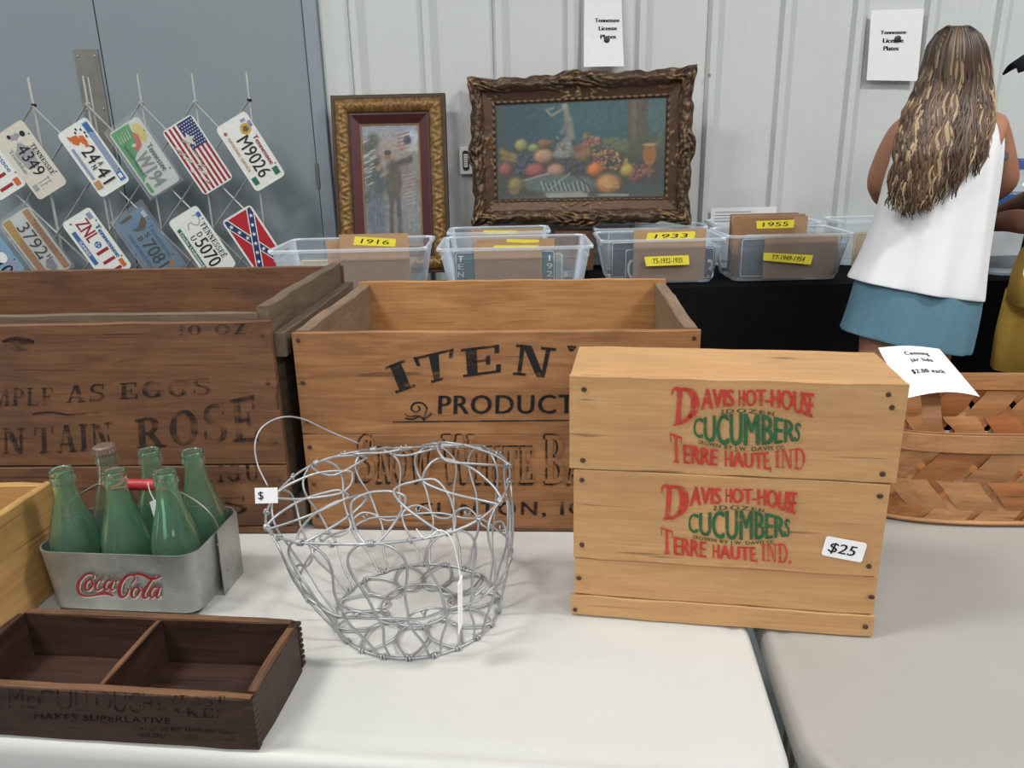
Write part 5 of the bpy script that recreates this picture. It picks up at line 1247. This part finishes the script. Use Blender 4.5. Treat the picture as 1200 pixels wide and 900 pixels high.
    for k in range(11): x = 400+k*24; Ln(x, 640+10*sin(k*1.3), x+16, 690, 6, (176, 184, 174), .85); Ln(x+10, 640+10*sin(k*1.3), x+24, 688, 4, (58, 70, 70), .8)
    Ln(300, 640, 440, 592, 5, (196, 192, 172), .9); Ln(440, 690, 560, 580, 4, (188, 188, 172), .8); Ln(560, 580, 660, 660, 4, (50, 60, 62), .8)
    B(600, 745, 460, 34, (92, 110, 112), soft=.25); Ln(430, 722, 640, 706, 20, (186, 190, 176)); Ln(700, 706, 860, 700, 8, (170, 176, 166)); Ln(380, 705, 430, 735, 6, (92, 76, 62), .8); Ln(630, 690, 700, 712, 6, (96, 82, 66), .7)
    B(262, 665, 42, 44, (150, 128, 70), dome=.4, soft=.3); B(250, 705, 28, 20, (136, 116, 66), soft=.3)
    for k in range(16): Ln(880+k*10, 660-abs(k-8)*5, 850+k*14, 700, 3, (96, 108, 98), .6)
    B(966, 470, 34, 62, (190, 116, 48), soft=.15); B(966, 415, 36, 8, (214, 170, 110), soft=.3); Ln(980, 450, 1020, 350, 3, (150, 128, 84)); Ln(1000, 430, 1030, 370, 3, (140, 120, 80)); B(966, 560, 10, 40, (150, 104, 60), soft=.3)
    for k in range(20): a = rng.uniform(-.9, .3); x, y = rng.uniform(600, 860), rng.uniform(360, 470); Ln(x, y, x+30*cos(a), y+30*sin(a), 1.6, (132, 132, 96), .5)
    A[:] = A*.80+np.array((112, 112, 98))*.20; fuzz(A, 4, 1); fuzz(A, 4, 3)
cw, chh = FW2-.222, FH2-.222
canvas(SL, paint(230, 150, fruit), cw, chh, 'painted_canvas', -.010)
MB().box(-cw/2, -.0135, -chh/2, cw/2, -.0125, chh/2).build('glass', M['glass'], SL)
MB().box(-FW2/2+.03, -.006, -FH2/2+.03, FW2/2-.03, .006, FH2/2-.03).build('backing_board', M['card2'], SL)
bx = thing('wooden_block', 'brown wooden block propping the still life between the tubs', 'block', (at(672, 275, 3.50).x, 3.50, TZ))
zb = at(672, 266, 3.5).z-TZ-.014
plank(bx, (0, 0, zb/2), (.17, .09, zb), M['rose'], name='block_body')

# ================================================================ WALL FITTINGS AND SIGNS
q0, q1 = at(538, 172, WY-.02), at(554, 204, WY-.02)
SW = thing('wall_switch', 'white wall timer switch box with black rocker left of the still life', 'switch', ((q0.x+q1.x)/2, WY-.001, (q0.z+q1.z)/2))
sw, sh = (q1.x-q0.x), (q0.z-q1.z)
bevel(MB().box(-sw/2, -.032, -sh/2, sw/2, -.001, sh/2).build('box', M['white_plastic'], SW), .003)
MB().loft([[(x, y, z) for x, z in rrect(sw*.5, sh*.72, sw*.2)] for y in (-.032, -.035)], True, True, True).build('black_surround', M['black_plastic'], SW)
MB().loft([[(x, y, z) for x, z in rrect(sw*.30, sh*.48, sw*.05)] for y in (-.035, -.040)], True, True, True).build('rocker', M['white_plastic'], SW)
for k in range(5): MB().box(-sw*.13, -.0408, -sh*.16+k*sh*.08, sw*.13, -.0400, -sh*.145+k*sh*.08).build('grip_line', M['black_plastic'], SW)
def wall_sign(label, TL, TR, BR, BL, lines, magnet, mlabel, curl=0):
    Y = WY-.034
    P = [at(*BL, Y), at(*BR, Y), at(*TR, Y), at(*TL, Y)]; c = sum(P, Vector())/4; t = thing('paper_sign', label, 'sign', c, 0, None)
    def pt(u, v, k=0): a = P[0].lerp(P[1], u); b = P[3].lerp(P[2], u); q = a.lerp(b, v)-c; q.y -= curl*(1-v)**3*.02+k; return q
    mb = MB(); n = 8
    for k in (.0, .0004): mb.loft([[pt(i/4, j/n, k) for i in range(5)] for j in range(n+1)], False)
    mb.build('sheet', M['paper'], t, smooth=True)
    for txt, u0, v0, u1, v1 in lines:
        v, f = sans(txt, .05); MB().add([pt(u0+(u1-u0)*a, v0+(v1-v0)*b, .0010+l_*.0001) for a, b, l_ in v], f).build('lettering', M['pen'], t)
    g = at(*magnet, Y-.004); mg = thing('round_magnet', mlabel, 'magnet', (g.x, Y-.003, g.z))
    o = MB().lathe([(.0001, -.006), (.010, -.006), (.0135, -.004), (.014, 0)], 18).build('magnet_disc', plain('dark_magnet', (58, 60, 64), .4, .3), mg, None, (radians(-90), 0, 0)); smooth_by_angle(o, 40)
wall_sign('white Tennessee License Plates sheet above the still life', (685, -16), (728, -16), (730.5, 78), (683.5, 79), [('Tennessee', .28, .56, .93, .61), ('License', .38, .46, .86, .51), ('Plates', .42, .355, .83, .405)], (711, 47), 'dark round magnet on the sign above the still life', 1)
wall_sign('white Tennessee License Plates sheet left of the woman', (1021, 12), (1083, 10), (1075, 95), (1015.5, 94), [('Tennessee', .20, .66, .70, .71), ('License', .26, .54, .66, .60), ('Plates', .28, .43, .58, .49)], (1052, 45.5), 'dark round magnet on the sign left of the woman', 0)

# ================================================================ PEOPLE
def skin_mat(name, col):
    t = NT(name); n = t.noise(t.obj(), 30, 4); c = lin(col)
    t.set(Base_Color=t.ramp(n, [(.3, tuple(x*.9 for x in c)), (.7, tuple(min(1, x*1.08) for x in c))]), Roughness=.55)
    t.b.inputs['Subsurface Weight'].default_value = .08; t.b.inputs['Subsurface Scale'].default_value = .01; return t.mat
def body(parent, joints, edges, mat, root):
    """one continuous skin grown over a joint skeleton; joints: name -> (pos, radius)"""
    names = list(joints); me = bpy.data.meshes.new('body'); me.from_pydata([tuple(joints[n][0]) for n in names], [(names.index(a), names.index(b)) for a, b in edges], [])
    me.materials.append(mat); o = bpy.data.objects.new('body', me); COL.objects.link(o); o.parent = parent
    md = o.modifiers.new('skin', 'SKIN'); md.use_smooth_shade = True
    sv = me.skin_vertices[0].data if me.skin_vertices else None
    if sv is None: me.skin_vertices.new() if hasattr(me.skin_vertices, 'new') else None; sv = me.skin_vertices[0].data
    for i, n in enumerate(names):
        r = joints[n][1]; sv[i].radius = (r, r) if not isinstance(r, tuple) else r; sv[i].use_root = (n == root)
    ss = o.modifiers.new('smooth', 'SUBSURF'); ss.levels = 2; ss.render_levels = 2
    return o
def head_mesh(parent, c, r, yaw, mat, tilt=0):
    """head with brow, nose, mouth, chin, ears; faces local +y before the yaw"""
    mb = MB(); n, mrows = 28, 22; rings = []
    for j in range(mrows+1):
        ph = -pi/2+pi*j/mrows; z = sin(ph)*1.22; rg = []
        for i in range(n):
            a = 2*pi*i/n; x, y = cos(ph)*cos(a)*.92, cos(ph)*sin(a)*1.08
            fr = max(0, sin(a)); jaw = max(0, -z)
            x *= 1-.30*jaw*.8; y *= 1-.16*jaw*(1 if sin(a) < 0 else .1)
            if abs(z+.12) < .3 and fr > .93: y += .20*(1-abs(z+.12)/.3)*(fr-.93)/.07        # nose
            if abs(z-.08) < .14 and .80 < fr < .96: y -= .07                                    # eye sockets
            if abs(z+.58) < .08 and fr > .9: y += .04                                           # lips
            if abs(z+.92) < .15 and fr > .85: y += .07                                          # chin
            rg.append((x*r, y*r, z*r))
        rings.append(rg)
    mb.loft(rings, True, True, True); h = mb.build('head', mat, parent, c, (tilt, 0, yaw), smooth=True)
    for sx in (-1, 1):
        MB().loft([[(sx*r*(.90+.10*k), r*(-.05+.20*s_*cos(q)), r*(-.05+.30*s_*sin(q))) for q in [2*pi*i/10 for i in range(10)]] for k, s_ in ((0, .7), (1, 1), (1.6, .9), (1.2, .55))], True, False, True).build('ear', mat, h, smooth=True)
        MB().lathe([(.0001, r*.11), (r*.07, r*.09), (r*.11, 0)], 12).build('eye', M['white_plastic'], h, (sx*r*.34, r*.86, r*.08), (radians(-90), 0, 0), smooth=True)
        MB().lathe([(.0001, r*.125), (r*.045, r*.11)], 10).build('iris', M['black_plastic'], h, (sx*r*.34, r*.862, r*.08), (radians(-90), 0, 0), smooth=True)
    MB().tube([(-r*.25, r*1.02, -r*.585), (0, r*1.07, -r*.57), (r*.25, r*1.02, -r*.585)], [r*.02, r*.05, r*.02], 6).build('mouth', plain('lips', (150, 84, 76), .5), h, smooth=True)
    return h
def hand(joints, edges, nm, wrist, d, side, spread, rs=1.0, curl=.35):
    """palm and five fingers rooted at the wrist; d = direction, side = palm's thumb side, spread = palm normal"""
    d, side, up_ = Vector(d).normalized(), Vector(side).normalized(), Vector(spread).normalized()
    pn = nm+'_palm'; joints[pn] = (wrist+d*.045, .024*rs); edges.append((nm, pn))
    for k, (off, ln) in enumerate(((.024, .068), (.008, .076), (-.009, .070), (-.024, .055))):
        p = wrist+d*.045; prev = pn
        b = p+side*off+d*.035; q1 = b+d*ln*.45-up_*ln*curl*.25; q2 = q1+d*ln*.35-up_*ln*curl*.55; q3 = q2+d*ln*.18-up_*ln*curl*.5
        for j, (pp_, rr) in enumerate(((b, .0095), (q1, .0085), (q2, .0078), (q3, .0065))):
            nn = '%s_f%d%d' % (nm, k, j); joints[nn] = (pp_, rr*rs); edges.append((prev, nn)); prev = nn
    t0 = wrist+d*.018+side*.026; t1 = t0+d*.028+side*.018; t2 = t1+d*.026+side*.006
    prev = pn
    for j, (pp_, rr) in enumerate(((t0+d*.012, .011), (t1, .0095), (t2, .008))):
        nn = '%s_t%d' % (nm, j); joints[nn] = (pp_, rr*rs); edges.append((prev, nn)); prev = nn

# ---- the woman at the right, her back to us
WYY = 2.52
Pp_ = lambda px, py, dy=0: at(px, py, WYY+dy)
base = Vector((Pp_(1075, 345).x, WYY, 0))
WO = thing('person', 'woman seen from behind with long wavy streaked hair, white sleeveless top and teal shorts', 'person', base)
L_ = lambda px, py, dy=0: Pp_(px, py, dy)-base
sk = skin_mat('tanned_skin', (176, 124, 98))
J = {}; E_ = []
def jn(n, p, r, to=None):
    J[n] = (p, r)
    if to: E_.append((to, n))
jn('pelvis', L_(1068, 350, .02), (.135, .105)); jn('waist', L_(1085, 285, .03), (.115, .09), 'pelvis'); jn('chest', L_(1103, 205, .03), (.135, .095), 'waist')
jn('upper', L_(1112, 155, .03), (.10, .07), 'chest'); jn('neck', L_(1116, 128, .04), .047, 'upper'); jn('skull', L_(1121, 96, .06), .05, 'neck')
jn('shl', L_(1056, 152, .03), .055, 'upper'); jn('ell', L_(1028, 213, .10), .040, 'shl'); jn('wrl', L_(1046, 244, .30), .027, 'ell')
jn('shr', L_(1163, 150, .03), .055, 'upper'); jn('elr', L_(1181, 214, .08), .040, 'shr'); jn('wrr', L_(1150, 238, .30), .027, 'elr')
jn('farl', L_(1033, 228, .19), .036, None); E_.append(('ell', 'farl')); E_.remove(('ell', 'wrl')); E_.append(('farl', 'wrl'))
for s_, x in (('l', -.085), ('r', .085)):
    hp_ = Vector((J['pelvis'][0].x+x, .02, .72)); jn('hip'+s_, hp_, .088, 'pelvis'); jn('knee'+s_, Vector((hp_.x-.005, .0, .42)), .056, 'hip'+s_)
    jn('calf'+s_, Vector((hp_.x-.008, -.02, .28)), .052, 'knee'+s_); jn('ankle'+s_, Vector((hp_.x-.01, -.02, .07)), .034, 'calf'+s_); jn('toe'+s_, Vector((hp_.x-.01, .13, .03)), .030, 'ankle'+s_)
hand(J, E_, 'wrl', J['wrl'][0], (.3, 1, -.35), (.9, -.3, .2), (0, .3, 1)); hand(J, E_, 'wrr', J['wrr'][0], (-.3, 1, -.3), (-.9, -.3, .2), (0, .3, 1))
body(WO, J, E_, sk, 'pelvis')
head_mesh(WO, L_(1119, 78, .065), .075, radians(8), sk, radians(-14))
# tattoo marks on the right arm
for k, (px, py) in enumerate(((1176, 165), (1179, 182), (1174, 196))):
    c = L_(px+2, py, -.02); MB().lathe([(.0001, .0), (.012, -.001), (.016, -.004)], 9).build('tattoo_mark', plain('tattoo_ink', (70, 84, 82), .6), WO, c+Vector((0, .008, 0)), (radians(70), 0, radians(20)))
def garment(parent, rows, mat, name, n=64, fold=.004, seed=0, thick=False, cap=False):
    """rows: (left px, right px, y px left, y px right, half depth, y centre)"""
    rings = []
    for k, (xl_, xr_2, yl, yr, hd, yc) in enumerate(rows):
        a, b = L_(xl_, yl, yc), L_(xr_2, yr, yc); c = (a+b)/2; hw = (b-a).length/2; ux = (b-a).normalized(); rg = []
        for i in range(n):
            q = 2*pi*i/n; f = fold*(k0(k, len(rows)))*(sin(q*7+seed+k*.25)+.6*sin(q*12+2.2*seed-k*.3)+.4*sin(q*19+k*.5))
            rg.append(c+ux*(cos(q)*(hw+f*.4))+Vector((0, sin(q)*(hd+f), 0)))
        rings.append(rg)
    rings = [[Vector(v) for v in r] for r in rings]
    o = MB().loft(rings, True, False, cap).build(name, mat, parent, smooth=True)
    sd = o.modifiers.new('solid', 'SOLIDIFY'); sd.thickness = .003; sd.offset = -1
    sb = o.modifiers.new('sub', 'SUBSURF'); sb.levels = 1; sb.render_levels = 1; return o
k0 = lambda k, n: .35+.65*(1-k/(n-1))
white_top = plain('white_jersey', (236, 237, 238), .85, 0, .01, 20, .2, .25, 60)
garment(WO, [(996, 1149, 326, 350, .150, .02), (998, 1150, 322, 346, .150, .02), (1008, 1152, 305, 325, .145, .02), (1019, 1156, 280, 292, .135, .02), (1029, 1161, 252, 258, .128, .02), (1037, 1166, 222, 225, .124, .02),
             (1042, 1170, 192, 194, .120, .02), (1046, 1173, 168, 168, .112, .02), (1052, 1172, 148, 147, .095, .03), (1063, 1166, 134, 132, .075, .03), (1082, 1150, 127, 125, .060, .03), (1095, 1138, 122, 121, .050, .035)], white_top, 'sleeveless_top', fold=.007, seed=1)
teal = plain('teal_cotton', (94, 130, 146), .85, 0, .06, 60, .2, .3, 300)
garment(WO, [(986, 1133, 386, 412, .150, .02), (989, 1135, 380, 405, .150, .02), (997, 1141, 355, 378, .146, .02), (1003, 1147, 332, 352, .140, .02), (1010, 1146, 312, 330, .130, .02)], teal, 'shorts', fold=.005, seed=3)
for s_, x in (('l', -.085), ('r', .085)):
    hx_ = J['hip'+s_][0].x
    rings = [[Vector((hx_+cos(q)*(.093 if k else .105)*1.0, .02+sin(q)*.10, z)) for q in [2*pi*i/24 for i in range(24)]] for k, z in enumerate((.60, .72))]
    MB().box(hx_-.05, -.085, 0, hx_+.05, .18, .035).build('shoe', M['white_plastic'], WO)
# hair: locks falling from the crown down the back
hrnd = random.Random(11)
def hx(y):      # pixel left / right limits of the hair by height
    T = [(30, 1112, 1134), (40, 1098, 1148), (55, 1088, 1156), (80, 1082, 1160), (105, 1074, 1162), (130, 1062, 1164), (160, 1054, 1160), (190, 1048, 1155), (220, 1042, 1146), (246, 1036, 1138)]
    for i in range(len(T)-1):
        if y <= T[i+1][0]:
            t = max(0, (y-T[i][0])/(T[i+1][0]-T[i][0])); return T[i][1]+(T[i+1][1]-T[i][1])*t, T[i][2]+(T[i+1][2]-T[i][2])*t
    return T[-1][1], T[-1][2]
HM = MB(); hc = []
dk, md_, bl = lin((58, 43, 34)), lin((112, 86, 64)), lin((178, 152, 116))
NL = 520
for i in range(NL):
    a = -1+2*(i+.5)/NL if i < 300 else hrnd.uniform(-1, 1); a = max(-1, min(1, a+hrnd.uniform(-.03, .03)))
    layer = hrnd.random(); yend = 225+22*cos(a*1.9+.5)+hrnd.uniform(-30, 6)-(10 if a > .6 else 0)+(6 if a < -.4 else 0)
    tone = hrnd.random(); ph = 7*a+hrnd.gauss(0, .9); ph2 = hrnd.uniform(0, 6.28); wl = hrnd.uniform(.075, .115); amp = hrnd.uniform(.004, .0095)
    wander = hrnd.uniform(-.12, .12); n = 34; pts = []; rad = []
    for q in range(n+1):
        t = q/n; y = 31+(yend-31)*t; l, r = hx(y); aa = a*(1-.0*t)+wander*sin(t*3+ph)*min(1, t*2); aa = max(-1.02, min(1.02, aa))
        x = (l+r)/2+(r-l)/2*aa
        bulge = sqrt(max(0.02, 1-min(1, aa*aa)))
        hd = .105*sqrt(max(.05, 1-((y-72)/48)**2 if y < 72 else 1)); Y1_ = .055-hd*bulge; bw = min(1, max(0, (y-85)/70)); bw = bw*bw*(3-2*bw)
        Y2_ = -.050-.055*min(1, (y-110)/70)-.018*bulge+.045*max(0, abs(aa)-.8)*3
        Yo = Y1_*(1-bw)+Y2_*bw
        if y < 34: Yo = .04*(1-(34-y)/3)-.01
        p = L_(x, y, Yo-.012*layer)
        w = min(1, max(0, (t-.12)*2.4))
        p.x += amp*w*sin(2*pi*(p.z)/wl+ph+ph2*.3); p.y += amp*.2*w*cos(2*pi*p.z/wl+ph)
        pts.append(p); rad.append((.0038+.0022*layer)*(1-.75*max(0, t-.75)/.25)*(.75 if q == 0 else 1))
    b0 = len(HM.v); HM.tube(pts, rad, 5)
    for q in range(n+1):
        t = q/n; k = min(1, max(0, t*2.0+.05))
        if tone < .42: c = lerp3(dk, md_, .25*k)
        elif tone < .76: c = lerp3(dk, md_, k)
        else: c = lerp3(lerp3(dk, md_, .6), bl, k*hrnd.uniform(.85, 1))
        hc += [c+(1,)]*5
hm = vcol('hair_strands', .45, 0, .5)
hair = HM.build('hair', hm, WO, smooth=True, cols=hc)
# scalp under the locks
MB().loft([[Vector(L_(1121, 74, .055))+Vector((.082*cos(ph)*cos(q)-.004, .086*cos(ph)*sin(q)+.004, .100*sin(ph))) for q in [2*pi*i/24 for i in range(24)]] for ph in [radians(-20+5.5*k) for k in range(21)]], True).build('hair_base', plain('dark_hair', (48, 36, 28), .6), WO, smooth=True)

# ---- the man at the right edge: cap, dark shirt, yellow shorts, arm reaching over the table
MYY = 2.62
mb0 = Vector((at(1262, 345, MYY).x, MYY, 0))
MA = thing('person', 'person at the right frame edge in black cap, dark shirt and mustard yellow shorts', 'person', mb0)
K_ = lambda px, py, dy=0: at(px, py, MYY+dy)-mb0
sk2 = skin_mat('brown_skin', (104, 66, 48))
J = {}; E_ = []
jn('pelvis', Vector((0, 0, .86)), (.15, .12)); jn('waist', Vector((.0, 0, 1.02)), (.14, .11), 'pelvis'); jn('chest', Vector((-.01, 0, 1.22)), (.16, .12), 'waist'); jn('upper', Vector((-.01, 0, 1.36)), (.11, .08), 'chest')
jn('neck', Vector((-.03, 0, 1.44)), .055, 'upper'); jn('skull', Vector((-.05, 0, 1.50)), .055, 'neck')
jn('shl', Vector((-.01, -.17, 1.34)), .062, 'upper'); jn('ell', K_(1212, 262, -.12), .046, 'shl'); jn('farl', K_(1185, 258, -.02), .040, 'ell'); jn('wrl', K_(1158, 262, .08), .030, 'farl')
jn('shr', Vector((-.01, .17, 1.34)), .062, 'upper'); jn('elr', Vector((-.03, .22, 1.08)), .046, 'shr'); jn('wrr', Vector((-.20, .22, 1.0)), .031, 'elr')
for s_, y in (('l', -.09), ('r', .09)):
    jn('hip'+s_, Vector((0, y, .80)), .10, 'pelvis'); jn('knee'+s_, Vector((-.01, y, .46)), .064, 'hip'+s_); jn('calf'+s_, Vector((.01, y, .30)), .058, 'knee'+s_); jn('ankle'+s_, Vector((.02, y, .08)), .038, 'calf'+s_); jn('toe'+s_, Vector((-.14, y, .035)), .034, 'ankle'+s_)
hand(J, E_, 'wrl', J['wrl'][0], (-1, .4, -.25), (.2, .9, .3), (0, 0, 1)); hand(J, E_, 'wrr', J['wrr'][0], (-1, 0, -.2), (0, -1, .2), (0, 0, 1))
body(MA, J, E_, sk2, 'pelvis')
head_mesh(MA, Vector((-.06, 0, 1.575)), .088, radians(90), sk2)
def mloft(rows, mat, name, fold=.005, n=40):
    rings = []
    for k, (cx, cy, z, rx, ry) in enumerate(rows):
        rings.append([Vector((cx+(rx+fold*sin(6*q+k*.5))*cos(q), cy+(ry+fold*sin(5*q+k*.4))*sin(q), z)) for q in [2*pi*i/n for i in range(n)]])
    o = MB().loft(rings).build(name, mat, MA, smooth=True); sd = o.modifiers.new('solid', 'SOLIDIFY'); sd.thickness = .003; return o
dshirt = plain('dark_shirt', (34, 36, 42), .9, 0, .1, 30, .1)
mloft([(0, 0, .90, .185, .185), (0, 0, 1.0, .18, .18), (-.01, 0, 1.15, .175, .19), (-.01, 0, 1.28, .165, .21), (-.01, 0, 1.36, .13, .19), (-.02, 0, 1.42, .08, .10), (-.03, 0, 1.45, .065, .07)], dshirt, 'shirt')
mloft([(-.01, -.25, 1.20, .075, .06), (-.01, -.22, 1.28, .08, .065), (-.01, -.17, 1.37, .07, .06)], dshirt, 'sleeve', .002); mloft([(-.01, .25, 1.20, .075, .06), (-.01, .22, 1.28, .08, .065), (-.01, .17, 1.37, .07, .06)], dshirt, 'sleeve', .002)
ysh = plain('mustard_cotton', (228, 184, 88), .85, 0, .08, 40, .2, .3, 200)
xw = -K_(1186, 360).x
mloft([(-.0, 0, .72, xw-.005, .19), (0, 0, .82, xw-.01, .19), (0, 0, .96, xw-.045, .18)], ysh, 'shorts', .004)
for y in (-.10, .10): mloft([(-.02, y, .46, .165, .10), (-.02, y, .6, .17, .10), (-.01, y, .75, xw-.05, .10)], ysh, 'shorts_leg', .006)
badge = MB().lathe([(.0001, -.002), (.026, -.001), (.03, 0)], 20).build('round_badge', plain('badge_print', (222, 216, 196), .7), MA, K_(1199, 318, -.20)+Vector((.03, .0, 0)), (radians(90), 0, 0))
for y in (-.09, .09): MB().box(-.20, y-.05, 0, .09, y+.05, .07).build('shoe', M['black_plastic'], MA)
cap = MB().loft([[Vector((-.055+.1*r_*cos(q)*1.08, .098*r_*sin(q), z)) for q in [2*pi*i/28 for i in range(28)]] for r_, z in ((1.02, 1.60), (1.02, 1.63), (.93, 1.67), (.7, 1.70), (.35, 1.715), (.02, 1.72))], True, False, True).build('cap_crown', dshirt, MA, smooth=True)
bt = K_(1184, 82); vz = Vector((0, 0, 0))
brim = MB(); rows = []
for k in range(7):
    t = k/6; x = -.155+(bt.x+.155)*t; w = .088*sqrt(1-(t*.90)**2)+.002; z = 1.635+(bt.z+.02-1.635)*t
    rows.append([Vector((x, w*s_2, z-.075*(1-.6*t)*s_2*s_2)) for s_2 in [-1+2*i/10 for i in range(11)]])
o = brim.loft(rows, False).build('cap_brim', dshirt, MA, smooth=True); sd = o.modifiers.new('solid', 'SOLIDIFY'); sd.thickness = .006

# ---- water jug on the back table
wb = at(1188, 235, 3.15)
WJ = thing('water_jug', 'clear plastic water jug with blue label between the two people', 'bottle', (wb.x, 3.15, TZ))
h_ = at(1188, 186, 3.15).z-TZ; s_ = h_/.36
jm = clear('jug_plastic', (222, 232, 240), .25, .1)
MB().lathe([(r*s_, z*s_) for r, z in ((.0001, .002), (.07, .002), (.078, .012), (.078, .09), (.075, .10), (.078, .11), (.078, .24), (.072, .27), (.045, .31), (.022, .33), (.020, .335))], 28).build('jug_body', jm, WJ, smooth=True)
MB().lathe([(.0795*s_, .20*s_), (.0798*s_, .24*s_), (.0795*s_, .255*s_)], 28).build('blue_label', plain('blue_label', (40, 110, 180), .5), WJ, smooth=True)
MB().lathe([(.024*s_, .325*s_), (.024*s_, .355*s_), (.022*s_, .36*s_), (.0001, .36*s_)], 18).build('cap', plain('blue_cap', (60, 90, 150), .5), WJ, smooth=True)
